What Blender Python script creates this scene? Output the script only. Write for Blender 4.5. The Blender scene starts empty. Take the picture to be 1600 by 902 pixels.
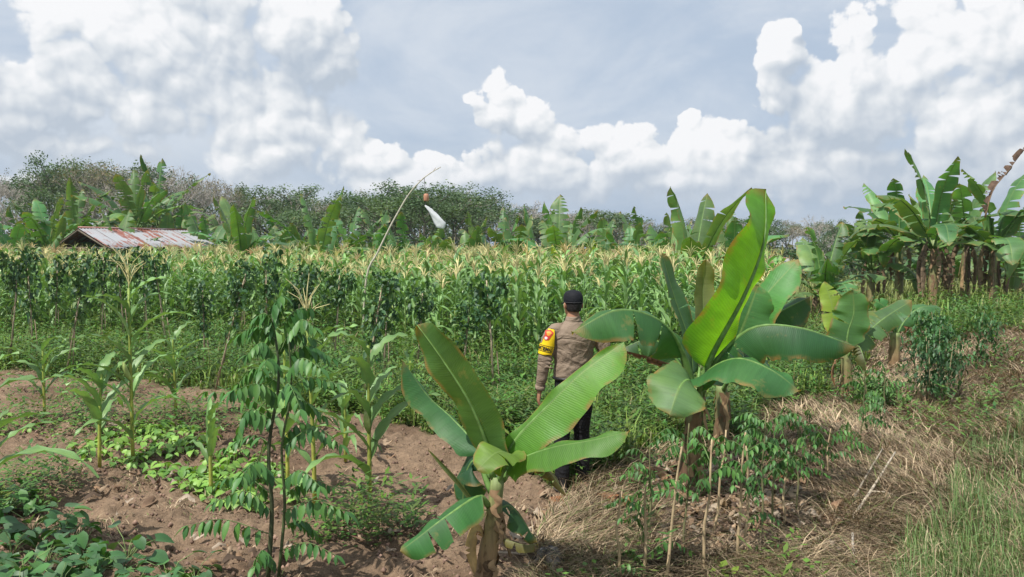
import bpy, math, random
import numpy as np
from mathutils import Vector, Matrix

# ------------------------------------------------------------------ camera
F = 1209.0            # focal length in photo pixels (1600 wide)
CAMH = 2.10
PITCH = math.atan(61.0 / F)
scene = bpy.context.scene
col = scene.collection
cam_d = bpy.data.cameras.new('camera')
cam_d.sensor_width = 36.0
cam_d.lens = 36.0 * F / 1600.0
cam_d.clip_start = 0.1
cam_d.clip_end = 3000.0
cam = bpy.data.objects.new('camera', cam_d)
cam.location = (0, 0, CAMH)
cam.rotation_euler = (math.pi / 2 - PITCH, 0, 0)
col.objects.link(cam)
scene.camera = cam
scene.view_settings.view_transform = 'Standard'
scene.view_settings.look = 'None'
scene.view_settings.gamma = 1.0
scene.view_settings.exposure = 0.20
scene.cycles.max_bounces = 6
scene.cycles.transparent_max_bounces = 4


def ray(px, py):
    cx = (px - 800.0) / F
    cy = (451.0 - py) / F
    cp, sp = math.cos(PITCH), math.sin(PITCH)
    return Vector((cx, cp + cy * sp, -sp + cy * cp))


def P(px, py, d):
    """world point seen at a photo pixel, at horizontal distance d"""
    r = ray(px, py)
    return Vector((0, 0, CAMH)) + r * (d / r.y)


def G(px, py):
    r = ray(px, py)
    p = Vector((0, 0, CAMH)) + r * (CAMH / -r.z)
    p.z = gz(p.x, p.y)
    return p


# ------------------------------------------------------------------ world and sun
SUN_EL = math.radians(57)
SUN_TO = Vector((-0.64, -0.62, 0)).normalized()       # horizontal direction towards the sun
world = bpy.data.worlds.new('World')
scene.world = world
world.use_nodes = True
WN = world.node_tree
WN.nodes.clear()


class NT:
    """small helper to wire nodes"""
    def __init__(s, tree):
        s.t = tree

    def n(s, typ, **kw):
        nd = s.t.nodes.new(typ)
        for k, v in kw.items():
            setattr(nd, k, v)
        return nd

    def put(s, sock, v):
        if hasattr(v, 'is_output') or isinstance(v, bpy.types.NodeSocket):
            s.t.links.new(v, sock)
        elif v is not None:
            sock.default_value = v

    def m(s, op, a, b=None, c=None, clamp=False):
        nd = s.n('ShaderNodeMath', operation=op)
        nd.use_clamp = clamp
        for i, v in enumerate((a, b, c)):
            if v is not None:
                s.put(nd.inputs[i], v)
        return nd.outputs[0]

    def v(s, op, a, b=None, c=None):
        nd = s.n('ShaderNodeVectorMath', operation=op)
        for i, x in enumerate((a, b, c)):
            if x is not None:
                s.put(nd.inputs[i], x)
        return nd.outputs[1] if op == 'LENGTH' else nd.outputs[0]

    def noise(s, vec, scale, detail=4, rough=0.5, dist=0.0):
        nd = s.n('ShaderNodeTexNoise')
        s.put(nd.inputs['Vector'], vec)
        nd.inputs['Scale'].default_value = scale
        nd.inputs['Detail'].default_value = detail
        nd.inputs['Roughness'].default_value = rough
        nd.inputs['Distortion'].default_value = dist
        return nd

    def mix(s, f, a, b, blend='MIX'):
        nd = s.n('ShaderNodeMix', data_type='RGBA', blend_type=blend)
        s.put(nd.inputs[0], f)
        for sock, v in ((nd.inputs[6], a), (nd.inputs[7], b)):
            if isinstance(v, tuple) and len(v) == 3:
                v = v + (1.0,)
            s.put(sock, v)
        return nd.outputs[2]

    def ramp(s, f, stops):
        nd = s.n('ShaderNodeValToRGB')
        s.put(nd.inputs[0], f)
        e = nd.color_ramp.elements
        while len(e) < len(stops):
            e.new(0.5)
        for el, (p, c) in zip(e, stops):
            el.position = p
            el.color = c + (1.0,) if len(c) == 3 else c
        return nd.outputs[0]

    def mr(s, v, a, b, c=0.0, d=1.0, smooth=False):
        nd = s.n('ShaderNodeMapRange')
        if smooth:
            nd.interpolation_type = 'SMOOTHSTEP'
        s.put(nd.inputs['Value'], v)
        for k, x in (('From Min', a), ('From Max', b), ('To Min', c), ('To Max', d)):
            nd.inputs[k].default_value = x
        return nd.outputs[0]


def azel(px, py):
    r = ray(px, py).normalized()
    return math.atan2(r.x, r.y), math.asin(r.z)


# cumulus heads: px, py, radius x, radius y (photo pixels, turned into sky angles)
BLOBS = [
    (470, 40, 85, 95), (515, 110, 48, 60), (500, 190, 62, 60), (400, 170, 150, 110), (330, 70, 170, 120), (150, 60, 230, 130),
    (20, 200, 150, 60), (150, 215, 110, 38), (420, 245, 110, 48), (520, 215, 60, 45), (120, 150, 210, 90),
    (590, 255, 70, 38), (690, 262, 70, 36), (782, 146, 38, 30), (740, 158, 34, 24), (780, 175, 60, 36), (830, 190, 60, 40),
    (900, 215, 90, 50), (970, 250, 90, 60), (850, 262, 120, 50), (660, 285, 170, 34), (880, 285, 170, 34),
    (1085, 182, 26, 18), (1120, 240, 90, 60), (1225, 90, 46, 42), (1205, 150, 44, 36), (1240, 60, 22, 12),
    (1345, 170, 120, 140), (1430, 90, 100, 75), (1570, 50, 110, 100), (1500, 190, 190, 130), (1300, 260, 170, 70), (1590, 270, 120, 80), (1080, 285, 150, 36),
    (388, 257, 24, 10), (60, 285, 120, 14),
]


def cloud_group():
    """height field of the cumulus: rounded heads joined, roughened by billows at several sizes"""
    g = bpy.data.node_groups.new('cloud_density', 'ShaderNodeTree')
    g.interface.new_socket('q', in_out='INPUT', socket_type='NodeSocketVector')
    g.interface.new_socket('d', in_out='OUTPUT', socket_type='NodeSocketFloat')
    t = NT(g)
    gi = t.n('NodeGroupInput')
    go = t.n('NodeGroupOutput')
    q = gi.outputs[0]
    w = t.noise(q, 9.0, 3, 0.55)
    qw = t.v('ADD', q, t.v('MULTIPLY_ADD', w.outputs['Color'], (0.06, 0.05, 0), (-0.03, -0.025, 0)))
    acc = None
    for (x, y, rx, ry) in BLOBS:
        a, e = azel(x, y)
        rx = rx / F
        ry = ry / F
        m = t.v('MULTIPLY_ADD', qw, (1 / rx, 1 / ry, 0), (-a / rx, -e / ry, 0))
        L = t.v('LENGTH', m)
        acc = L if acc is None else t.m('SMOOTH_MIN', acc, L, 0.12)
    d = t.m('MAXIMUM', t.m('SUBTRACT', 1.0, acc), -1.2)
    # the same cloud field goes on beyond the frame
    far = t.noise(q, 1.7, 3, 0.5)
    az = t.n('ShaderNodeSeparateXYZ')
    t.put(az.inputs[0], q)
    off = t.m('MAXIMUM', t.mr(t.m('ABSOLUTE', az.outputs[0]), 0.62, 0.9), t.mr(az.outputs[1], 0.36, 0.6))
    dfar = t.mr(far.outputs[0], 0.35, 0.7, -0.8, 1.0)
    mixd = t.n('ShaderNodeMix', data_type='FLOAT')
    t.put(mixd.inputs[0], off)
    t.put(mixd.inputs[2], d)
    t.put(mixd.inputs[3], dfar)
    d = t.m('MINIMUM', mixd.outputs[0], 0.75)
    f1 = t.noise(q, 14.0, 2, 0.5)
    qv = t.v('ADD', q, t.v('MULTIPLY', f1.outputs['Color'], (0.04, 0.04, 0)))
    f2 = t.noise(q, 10.0, 7, 0.55)
    d = t.m('MULTIPLY_ADD', t.m('SUBTRACT', f2.outputs[0], 0.5), 1.3, d)
    for sc, am in ((9.0, 0.36), (20.0, 0.30), (43.0, 0.15), (95.0, 0.06)):
        vo = t.n('ShaderNodeTexVoronoi', feature='F1', voronoi_dimensions='2D')
        t.put(vo.inputs['Vector'], qv)
        vo.inputs['Scale'].default_value = sc
        r2 = t.m('POWER', vo.outputs['Distance'], 2.0)
        d = t.m('MULTIPLY_ADD', t.m('SUBTRACT', 0.16, r2), am * 2.0, d)
    t.put(go.inputs[0], d)
    return g


def build_world():
    t = NT(WN)
    tc = t.n('ShaderNodeTexCoord')
    sep = t.n('ShaderNodeSeparateXYZ')
    t.put(sep.inputs[0], tc.outputs['Generated'])
    az = t.m('ARCTAN2', sep.outputs[0], sep.outputs[1])
    el = t.m('ARCSINE', sep.outputs[2])
    cq = t.n('ShaderNodeCombineXYZ')
    t.put(cq.inputs[0], az)
    t.put(cq.inputs[1], el)
    q = cq.outputs[0]
    grp = cloud_group()

    def dens(vec):
        nd = t.n('ShaderNodeGroup')
        nd.node_tree = grp
        t.put(nd.inputs[0], vec)
        return nd.outputs[0]
    d0 = dens(q)
    d1 = dens(t.v('ADD', q, (-0.007, 0.012, 0)))
    d2 = dens(t.v('ADD', q, (-0.015, 0.045, 0)))
    sky = t.n('ShaderNodeTexSky', sky_type='NISHITA')
    sky.sun_disc = False
    sky.sun_elevation = SUN_EL
    sky.sun_rotation = math.atan2(SUN_TO.x, SUN_TO.y)
    sky.dust_density = 2.0
    sky.ozone_density = 1.5
    K = 10.0

    def c(r, g, b):
        return (r * K, g * K, b * K, 1.0)
    # high veil of thin cloud over blue
    vn = t.noise(t.v('MULTIPLY', q, (1.0, 2.4, 1.0)), 3.0, 7, 0.6, 0.5)
    veil_c = t.mix(t.mr(vn.outputs[0], 0.34, 0.66, smooth=True), c(0.50, 0.60, 0.74), c(0.72, 0.78, 0.86))
    base = t.mix(0.9, sky.outputs[0], veil_c)
    # blue-grey rain haze low over the trees
    lown = t.noise(t.v('MULTIPLY', q, (1.0, 3.0, 1.0)), 4.0, 5, 0.55)
    low = t.m('MULTIPLY', t.mr(el, 0.03, 0.16, 1.0, 0.0, smooth=True), 0.85)
    base = t.mix(low, base, t.mix(t.mr(lown.outputs[0], 0.35, 0.65), c(0.34, 0.45, 0.60), c(0.60, 0.67, 0.76)))
    # crisp on the sunlit tops, dissolving below
    soft = t.mr(t.m('SUBTRACT', d0, d2), -0.5, 0.4, 0.46, 0.13)
    fray = t.noise(q, 42.0, 6, 0.68)
    dm = t.m('MULTIPLY_ADD', t.m('SUBTRACT', fray.outputs[0], 0.5), 0.55, d0)
    mask = t.m('DIVIDE', t.m('ADD', dm, 0.02), soft, clamp=True)
    mask = t.mr(mask, 0.0, 1.0, smooth=True)
    mask = t.m('MULTIPLY', mask, t.mr(el, 0.02, 0.11, 0.35, 1.0))
    lit = t.m('MULTIPLY_ADD', t.m('SUBTRACT', d0, d1), 0.85, 0.50)
    lit = t.m('MULTIPLY_ADD', t.m('SUBTRACT', d0, d2), 0.32, lit)
    big = t.noise(t.v('MULTIPLY', q, (1.0, 1.5, 1.0)), 4.5, 3, 0.5)
    lit = t.m('ADD', lit, t.m('MULTIPLY', t.m('SUBTRACT', big.outputs[0], 0.5), 1.5))
    lit = t.m('ADD', lit, t.mr(el, 0.05, 0.25, -0.10, 0.06))
    cc = t.ramp(lit, [(0.10, (0.50, 0.57, 0.66)), (0.42, (0.65, 0.70, 0.76)), (0.66, (0.81, 0.84, 0.87)), (0.92, (0.98, 0.98, 0.99))])
    cc = t.v('SCALE', cc)
    cc.node.inputs['Scale'].default_value = K
    tot = t.mix(t.m('MULTIPLY', mask, 0.92), base, cc)
    bg = t.n('ShaderNodeBackground')
    bg.inputs['Strength'].default_value = 0.087
    t.put(bg.inputs['Color'], tot)
    out = t.n('ShaderNodeOutputWorld')
    t.put(out.inputs[0], bg.outputs[0])


build_world()
sun_d = bpy.data.lights.new('sun', 'SUN')
sun_d.energy = 4.95
sun_d.angle = math.radians(0.6)
sun_d.color = (1.0, 0.95, 0.87)
sun = bpy.data.objects.new('sun', sun_d)
sv = Vector((SUN_TO.x * math.cos(SUN_EL), SUN_TO.y * math.cos(SUN_EL), math.sin(SUN_EL)))
sun.rotation_euler = sv.to_track_quat('Z', 'Y').to_euler()
sun.location = (-10, -5, 20)
col.objects.link(sun)

# ------------------------------------------------------------------ numpy noise and terrain height
def vnoise(x, y, seed=0):
    x = np.asarray(x, dtype=np.float64)
    y = np.asarray(y, dtype=np.float64)
    xi = np.floor(x).astype(np.int64)
    yi = np.floor(y).astype(np.int64)
    xf = x - xi
    yf = y - yi
    u = xf * xf * (3 - 2 * xf)
    v = yf * yf * (3 - 2 * yf)

    def h(a, b):
        n = (a * 374761393 + b * 668265263 + seed * 974634777) & 0xFFFFFFFF
        n = ((n ^ (n >> 13)) * 1274126177) & 0xFFFFFFFF
        n = n ^ (n >> 16)
        return (n & 0xFFFF) / 65535.0
    return (h(xi, yi) * (1 - u) + h(xi + 1, yi) * u) * (1 - v) + (h(xi, yi + 1) * (1 - u) + h(xi + 1, yi + 1) * u) * v


def fbm(x, y, oct=4, seed=0, gain=0.5):
    s, a, t = 0, 1.0, 0
    for i in range(oct):
        s = s + a * vnoise(x * 2 ** i + 17 * i, y * 2 ** i + 31 * i, seed + i)
        t += a
        a *= gain
    return s / t


def sstep(a, b, x):
    t = np.clip((x - a) / (b - a), 0, 1)
    return t * t * (3 - 2 * t)


def gz(x, y):
    """terrain height: dug field, with the low road bank rising on the right"""
    x = np.asarray(x, dtype=np.float64)
    y = np.asarray(y, dtype=np.float64)
    near = 1 - sstep(14, 30, y)
    z = (fbm(x * 1.1, y * 1.1, 3, 5) - 0.5) * 0.20 * near
    z = z + (fbm(x * 4.5, y * 4.5, 3, 9) - 0.5) * 0.05 * (1 - sstep(9, 16, y))
    z = z + 0.42 * sstep(1.6, 4.8, x - 0.33 * y) * (1 - sstep(20, 40, y)) 
    r = 12.0 * sstep(150, 420, np.hypot(x, y)) * 0
    out = z + r
    return float(out) if out.ndim == 0 else out


def to_px(x, y, z=0.0):
    dx, dy, dz = x, y, z - CAMH
    cp, sp = math.cos(PITCH), math.sin(PITCH)
    f = dy * cp - dz * sp
    u = dy * sp + dz * cp
    f = np.maximum(f, 0.05)
    return 800 + F * dx / f, 451 - F * u / f


def inpoly(px, py, poly):
    inside = np.zeros(px.shape, bool)
    n = len(poly)
    j = n - 1
    for i in range(n):
        xi, yi = poly[i]
        xj, yj = poly[j]
        c = ((yi > py) != (yj > py)) & (px < (xj - xi) * (py - yi) / ((yj - yi) or 1e-9) + xi)
        inside ^= c
        j = i
    return inside


POLY_SOIL = [(-3000, 585), (60, 580), (200, 592), (330, 612), (430, 650), (520, 640), (640, 660), (740, 700), (850, 765), (850, 830), (820, 902), (780, 3000), (-9000, 3000)]
POLY_STRAW = [(850, 765), (960, 748), (1060, 700), (1180, 690), (1230, 640), (1320, 580), (1360, 530), (1430, 530), (1470, 570), (1560, 548), (1700, 560), (4000, 700), (9000, 3000), (780, 3000), (820, 902), (850, 830)]
POLY_BANK = [(1410, 920), (1470, 830), (1515, 760), (1565, 705), (1620, 660), (1900, 640), (4000, 700), (9000, 3000), (1100, 3000)]


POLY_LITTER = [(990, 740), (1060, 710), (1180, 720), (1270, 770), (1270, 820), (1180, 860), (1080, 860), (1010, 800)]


def zone(x, y):
    """0 green field, 1 bare soil, 2 dry straw, 3 tall green bank"""
    x = np.asarray(x, dtype=np.float64)
    y = np.asarray(y, dtype=np.float64)
    jx = (fbm(x * 1.3, y * 1.3, 3, 21) - 0.5) * 1.1
    jy = (fbm(x * 1.3, y * 1.3, 3, 22) - 0.5) * 1.6
    sc = np.clip(y * 0.09, 0.35, 1.2)
    px, py = to_px(x + jx * sc, y + jy * sc)
    z = np.zeros(x.shape, int)
    z[inpoly(px, py, POLY_SOIL)] = 1
    z[inpoly(px, py, POLY_STRAW)] = 2
    z[inpoly(px, py, POLY_BANK)] = 3
    z[y < 1.0] = 2
    return z


# ------------------------------------------------------------------ scene helpers
def tag(o, label=None, cat=None, group=None, kind=None):
    if label: o['label'] = label
    if cat: o['category'] = cat
    if group: o['group'] = group
    if kind: o['kind'] = kind
    return o


def thing(name, label, cat, loc, group=None, rz=0.0):
    o = bpy.data.objects.new(name, None)
    o.empty_display_size = 0.2
    o.location = loc
    o.rotation_euler = (0, 0, rz)
    col.objects.link(o)
    return tag(o, label, cat, group)


class MB:
    def __init__(s, color=(0.1, 0.2, 0.05)):
        s.vs, s.fs, s.cs, s.uv = [], [], [], []
        s.c = color

    def v(s, p, c=None, uv=(0, 0)):
        s.vs.append((p[0], p[1], p[2]))
        s.cs.append(c or s.c)
        s.uv.append(uv)
        return len(s.vs) - 1

    def f(s, *i):
        s.fs.append(i)

    def quad(s, a, b, c, d, colr=None):
        i = [s.v(p, colr) for p in (a, b, c, d)]
        s.fs.append(tuple(i))

    def box(s, x0, x1, y0, y1, z0, z1, colr=None):
        i = [s.v(p, colr) for p in ((x0, y0, z0), (x1, y0, z0), (x1, y1, z0), (x0, y1, z0), (x0, y0, z1), (x1, y0, z1), (x1, y1, z1), (x0, y1, z1))]
        for q in ((0, 3, 2, 1), (4, 5, 6, 7), (0, 1, 5, 4), (1, 2, 6, 5), (2, 3, 7, 6), (3, 0, 4, 7)):
            s.fs.append(tuple(i[k] for k in q))

    def tube(s, pts, rad, sides=6, colr=None, cap=True, squash=1.0, cols=None):
        pts = [Vector(p) for p in pts]
        n = len(pts)
        if not hasattr(rad, '__len__'):
            rad = [rad] * n
        prev = None
        rings = []
        for k in range(n):
            T = (pts[min(k + 1, n - 1)] - pts[max(k - 1, 0)])
            if T.length < 1e-9:
                T = Vector((0, 0, 1))
            T.normalize()
            if prev is None:
                a = Vector((1, 0, 0)) if abs(T.x) < 0.8 else Vector((0, 1, 0))
                A = (a - T * a.dot(T)).normalized()
            else:
                A = (prev - T * prev.dot(T)).normalized()
            prev = A
            B = T.cross(A)
            ring = []
            for j in range(sides):
                th = 2 * math.pi * j / sides
                ring.append(s.v(pts[k] + A * (math.cos(th) * rad[k]) + B * (math.sin(th) * rad[k] * squash), cols[k] if cols else colr, (j / sides, k / max(1, n - 1))))
            rings.append(ring)
        for k in range(n - 1):
            for j in range(sides):
                s.fs.append((rings[k][j], rings[k][(j + 1) % sides], rings[k + 1][(j + 1) % sides], rings[k + 1][j]))
        if cap:
            s.fs.append(tuple(reversed(rings[0])))
            s.fs.append(tuple(rings[-1]))

    def add(s, o, M=None, tint=None):
        b = len(s.vs)
        for p, c, u in zip(o.vs, o.cs, o.uv):
            q = M @ Vector(p) if M is not None else p
            s.vs.append((q[0], q[1], q[2]))
            s.cs.append(tuple(a * t for a, t in zip(c, tint)) if tint else c)
            s.uv.append(u)
        for f in o.fs:
            s.fs.append(tuple(i + b for i in f))

    def mesh(s, name, mat, origin=None, smooth=True):
        me = bpy.data.meshes.new(name)
        vs = s.vs
        if origin is not None:
            ox, oy, oz = origin
            vs = [(a - ox, b - oy, c - oz) for a, b, c in vs]
        me.from_pydata(vs, [], s.fs)
        at = me.attributes.new('col', 'FLOAT_COLOR', 'POINT')
        arr = np.ones((len(vs), 4), np.float32)
        arr[:, :3] = np.array(s.cs, np.float32).reshape(-1, 3)
        at.data.foreach_set('color', arr.ravel())
        ul = me.uv_layers.new(name='uv')
        li = np.empty(len(me.loops), np.int32)
        me.loops.foreach_get('vertex_index', li)
        ul.data.foreach_set('uv', np.array(s.uv, np.float32)[li].ravel())
        if smooth:
            me.polygons.foreach_set('use_smooth', np.ones(len(me.polygons), bool))
        me.materials.append(mat)
        me.update()
        return me

    def build(s, name, mat, parent=None, origin=None, smooth=True):
        return put(name, s.mesh(name, mat, origin, smooth), parent)


def put(name, me, parent=None, loc=(0, 0, 0), rot=None, scale=None):
    o = bpy.data.objects.new(name, me)
    col.objects.link(o)
    if parent is not None:
        o.parent = parent
    o.location = loc
    if rot is not None:
        o.rotation_euler = rot
    if scale is not None:
        o.scale = scale if hasattr(scale, '__len__') else (scale,) * 3
    return o


KIDS = {}


def copy_tree(o, parent=None, loc=None, rz=None, sc=None):
    c = o.copy()
    col.objects.link(c)
    if parent is not None:
        c.parent = parent
    if loc is not None: c.location = loc
    if rz is not None: c.rotation_euler = (0, 0, rz)
    if sc is not None: c.scale = sc if hasattr(sc, '__len__') else (sc, sc, sc)
    if o.name not in KIDS:
        KIDS[o.name] = list(o.children)
    for ch in KIDS[o.name]:
        copy_tree(ch, c)
    return c


def np_mesh(name, V, quads, tris, C, mat, smooth=True):
    me = bpy.data.meshes.new(name)
    nq, nt = len(quads), len(tris)
    me.vertices.add(len(V))
    me.vertices.foreach_set('co', V.astype(np.float32).ravel())
    me.loops.add(nq * 4 + nt * 3)
    me.loops.foreach_set('vertex_index', np.concatenate([quads.ravel(), tris.ravel()]).astype(np.int32))
    me.polygons.add(nq + nt)
    st = np.concatenate([np.arange(nq) * 4, nq * 4 + np.arange(nt) * 3]).astype(np.int32)
    me.polygons.foreach_set('loop_start', st)
    if smooth:
        me.polygons.foreach_set('use_smooth', np.ones(nq + nt, bool))
    at = me.attributes.new('col', 'FLOAT_COLOR', 'POINT')
    arr = np.ones((len(V), 4), np.float32)
    arr[:, :3] = C
    at.data.foreach_set('color', arr.ravel())
    me.materials.append(mat)
    me.update(calc_edges=True)
    me.validate()
    return me


def mb_arrays(mb):
    V = np.array(mb.vs)
    C = np.array(mb.cs)
    q, t = [], []
    for f in mb.fs:
        if len(f) == 4: q.append(f)
        elif len(f) == 3: t.append(f)
        else:
            for k in range(1, len(f) - 1): t.append((f[0], f[k], f[k + 1]))
    return V, np.array(q, int).reshape(-1, 4), np.array(t, int).reshape(-1, 3), C


def scatter_merge(name, variants, pos, rz, sc, tint, mat, which, tilt=None):
    """variants of MBs copied to many places, joined into ONE mesh (kind stuff)"""
    VV, QQ, TT, CC = [], [], [], []
    base = 0
    for k, mb in enumerate(variants):
        V, q, t, C = mb_arrays(mb)
        idx = np.where(which == k)[0]
        if len(idx) == 0: continue
        n = len(idx)
        c, s_ = np.cos(rz[idx])[:, None], np.sin(rz[idx])[:, None]
        S = sc[idx][:, None]
        X = V[None, :, 0] * S
        Y = V[None, :, 1] * S
        Z = V[None, :, 2] * S
        if tilt is not None:
            X = X + Z * tilt[idx, 0][:, None]
            Y = Y + Z * tilt[idx, 1][:, None]
        W = np.stack([X * c - Y * s_ + pos[idx, 0][:, None], X * s_ + Y * c + pos[idx, 1][:, None], Z + pos[idx, 2][:, None]], -1)
        VV.append(W.reshape(-1, 3))
        CC.append((C[None] * tint[idx][:, None, :]).reshape(-1, 3))
        off = (base + np.arange(n) * len(V))[:, None, None]
        QQ.append((q[None] + off).reshape(-1, 4))
        TT.append((t[None] + off).reshape(-1, 3))
        base += n * len(V)
    return np_mesh(name, np.concatenate(VV), np.concatenate(QQ), np.concatenate(TT), np.concatenate(CC), mat)


# ------------------------------------------------------------------ materials
def new_mat(name):
    m = bpy.data.materials.new(name)
    m.use_nodes = True
    m.node_tree.nodes.clear()
    return m, NT(m.node_tree)


def plant_mat(name, rough=0.5, trans=0.3, var=0.25, veins=None, nscale=3.0, tcol=(1.5, 1.5, 0.5), spec=0.4, blotch=0.0):
    m, t = new_mat(name)
    at = t.n('ShaderNodeAttribute', attribute_name='col')
    tc = t.n('ShaderNodeTexCoord')
    info = t.n('ShaderNodeObjectInfo')
    nz = t.noise(tc.outputs['Object'], nscale, 4, 0.6)
    f = t.mr(nz.outputs[0], 0.3, 0.7, 1 - var, 1 + var)
    f = t.m('MULTIPLY', f, t.mr(info.outputs['Random'], 0, 1, 0.86, 1.14))
    sc = t.v('SCALE', at.outputs['Color'])
    t.put(sc.node.inputs['Scale'], f)
    c = sc
    bump = None
    if veins:
        uv = t.n('ShaderNodeUVMap', uv_map='uv')
        sp = t.n('ShaderNodeSeparateXYZ')
        t.put(sp.inputs[0], uv.outputs[0])
        # veins run out from the midrib, sweeping towards the tip
        a = t.m('ABSOLUTE', t.m('SUBTRACT', sp.outputs[1], 0.5))
        ph = t.m('SUBTRACT', sp.outputs[0], t.m('MULTIPLY', a, 0.10 if veins == 'banana' else 0.0))
        if veins == 'banana':
            w = t.m('SINE', t.m('MULTIPLY', ph, 520.0))
            w2 = t.noise(t.v('MULTIPLY', uv.outputs[0], (30.0, 1.0, 1)), 1.0, 4, 0.65)
        else:
            w = t.m('SINE', t.m('MULTIPLY', a, 90.0))
            w2 = t.noise(t.v('MULTIPLY', uv.outputs[0], (1.5, 22.0, 1)), 1.0, 2, 0.6)
        k = t.m('ADD', t.m('MULTIPLY', w, 0.03), t.mr(w2.outputs[0], 0.25, 0.75, 0.84, 1.16))
        c2 = t.v('SCALE', c)
        t.put(c2.node.inputs['Scale'], k)
        # paler stripe along the midrib
        c = t.mix(t.mr(a, 0.0, 0.035, 0.55, 0.0), c2, (0.22, 0.33, 0.10))
        if veins == 'banana':
            en = t.noise(tc.outputs['Object'], 9.0, 5, 0.7)
            e = t.m('MULTIPLY', t.mr(a, 0.40, 0.50, 0.0, 1.0, smooth=True), t.mr(en.outputs[0], 0.44, 0.60))
            e2 = t.m('MULTIPLY', t.mr(sp.outputs[0], 0.90, 1.0, 0.0, 1.0), t.mr(en.outputs[0], 0.40, 0.55))
            c = t.mix(t.m('MAXIMUM', e, e2), c, (0.25, 0.17, 0.06))
            ln = t.noise(tc.outputs['Object'], 1.7, 3, 0.5)
            c = t.mix(t.mr(ln.outputs[0], 0.45, 0.7, 0.0, 0.45), c, t.v('MULTIPLY', c, (1.7, 1.35, 0.9)))
        bm = t.n('ShaderNodeBump')
        bm.inputs['Strength'].default_value = 0.22
        bm.inputs['Distance'].default_value = 0.004
        t.put(bm.inputs['Height'], t.m('ADD', t.m('MULTIPLY', w, 0.4), t.m('MULTIPLY', w2.outputs[0], 4.0)))
        bump = bm.outputs[0]
    if blotch:
        bn = t.noise(tc.outputs['Object'], 5.0, 5, 0.7)
        c = t.mix(t.mr(bn.outputs[0], 0.60, 0.68, 0, blotch), c, (0.30, 0.24, 0.08))
    pb = t.n('ShaderNodeBsdfPrincipled')
    t.put(pb.inputs['Base Color'], c)
    pb.inputs['Roughness'].default_value = rough
    pb.inputs['Specular IOR Level'].default_value = spec
    if bump: t.put(pb.inputs['Normal'], bump)
    out = t.n('ShaderNodeOutputMaterial')
    if trans > 0:
        tr = t.n('ShaderNodeBsdfTranslucent')
        t.put(tr.inputs[0], t.v('MULTIPLY', c, tcol))
        if bump: t.put(tr.inputs['Normal'], bump)
        mx = t.n('ShaderNodeMixShader')
        mx.inputs[0].default_value = trans
        t.put(mx.inputs[1], pb.outputs[0])
        t.put(mx.inputs[2], tr.outputs[0])
        t.put(out.inputs[0], mx.outputs[0])
    else:
        t.put(out.inputs[0], pb.outputs[0])
    return m


M_BAN = plant_mat('banana_leaf', 0.5, 0.34, 0.16, 'banana', 2.0, (1.8, 1.7, 0.35), 0.45, 0.35)
M_YOUNG = plant_mat('young_banana_leaf', 0.42, 0.50, 0.25, 'banana', 2.0, (2.7, 2.3, 0.45), 0.4, 0.2)
M_BANFAR = plant_mat('banana_leaf_far', 0.45, 0.30, 0.22, 'banana', 1.2, (1.6, 1.6, 0.4), 0.4, 0.4)
M_CORN = plant_mat('corn_leaf', 0.36, 0.22, 0.25, 'corn', 4.0, (1.35, 1.4, 0.55), 0.4)
M_LEAF = plant_mat('small_leaf', 0.48, 0.20, 0.30, None, 4.0)
M_GRASS = plant_mat('grass_blade', 0.55, 0.20, 0.38, None, 0.9, (1.4, 1.4, 0.5), 0.3)
M_TREE = plant_mat('tree_leaf', 0.6, 0.22, 0.25, None, 0.3)
M_DRY = plant_mat('dry_leaf', 0.75, 0.15, 0.45, None, 9.0, (1.3, 1.1, 0.7), 0.2)
M_STRAW = plant_mat('straw', 0.7, 0.12, 0.3, None, 1.5, (1.2, 1.1, 0.8), 0.2)
M_STEM = plant_mat('plant_stem', 0.55, 0.0, 0.35, None, 14.0, spec=0.3)
M_BARK = plant_mat('bark', 0.85, 0.0, 0.45, None, 12.0, spec=0.15)


def fibre_mat():
    m, t = new_mat('banana_stem')
    at = t.n('ShaderNodeAttribute', attribute_name='col')
    tc = t.n('ShaderNodeTexCoord')
    n1 = t.noise(t.v('MULTIPLY', tc.outputs['Object'], (30, 30, 2.2)), 1.0, 5, 0.6)
    n2 = t.noise(tc.outputs['Object'], 6.0, 5, 0.65)
    c = t.v('SCALE', at.outputs['Color'])
    t.put(c.node.inputs['Scale'], t.mr(n1.outputs[0], 0.25, 0.75, 0.55, 1.4))
    c = t.mix(t.mr(n2.outputs[0], 0.55, 0.66, 0, 0.75), c, (0.07, 0.045, 0.025))
    pb = t.n('ShaderNodeBsdfPrincipled')
    t.put(pb.inputs['Base Color'], c)
    pb.inputs['Roughness'].default_value = 0.62
    bm = t.n('ShaderNodeBump')
    bm.inputs['Strength'].default_value = 0.7
    bm.inputs['Distance'].default_value = 0.01
    t.put(bm.inputs['Height'], n1.outputs[0])
    t.put(pb.inputs['Normal'], bm.outputs[0])
    out = t.n('ShaderNodeOutputMaterial')
    t.put(out.inputs[0], pb.outputs[0])
    return m


M_FIBRE = fibre_mat()


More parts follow.
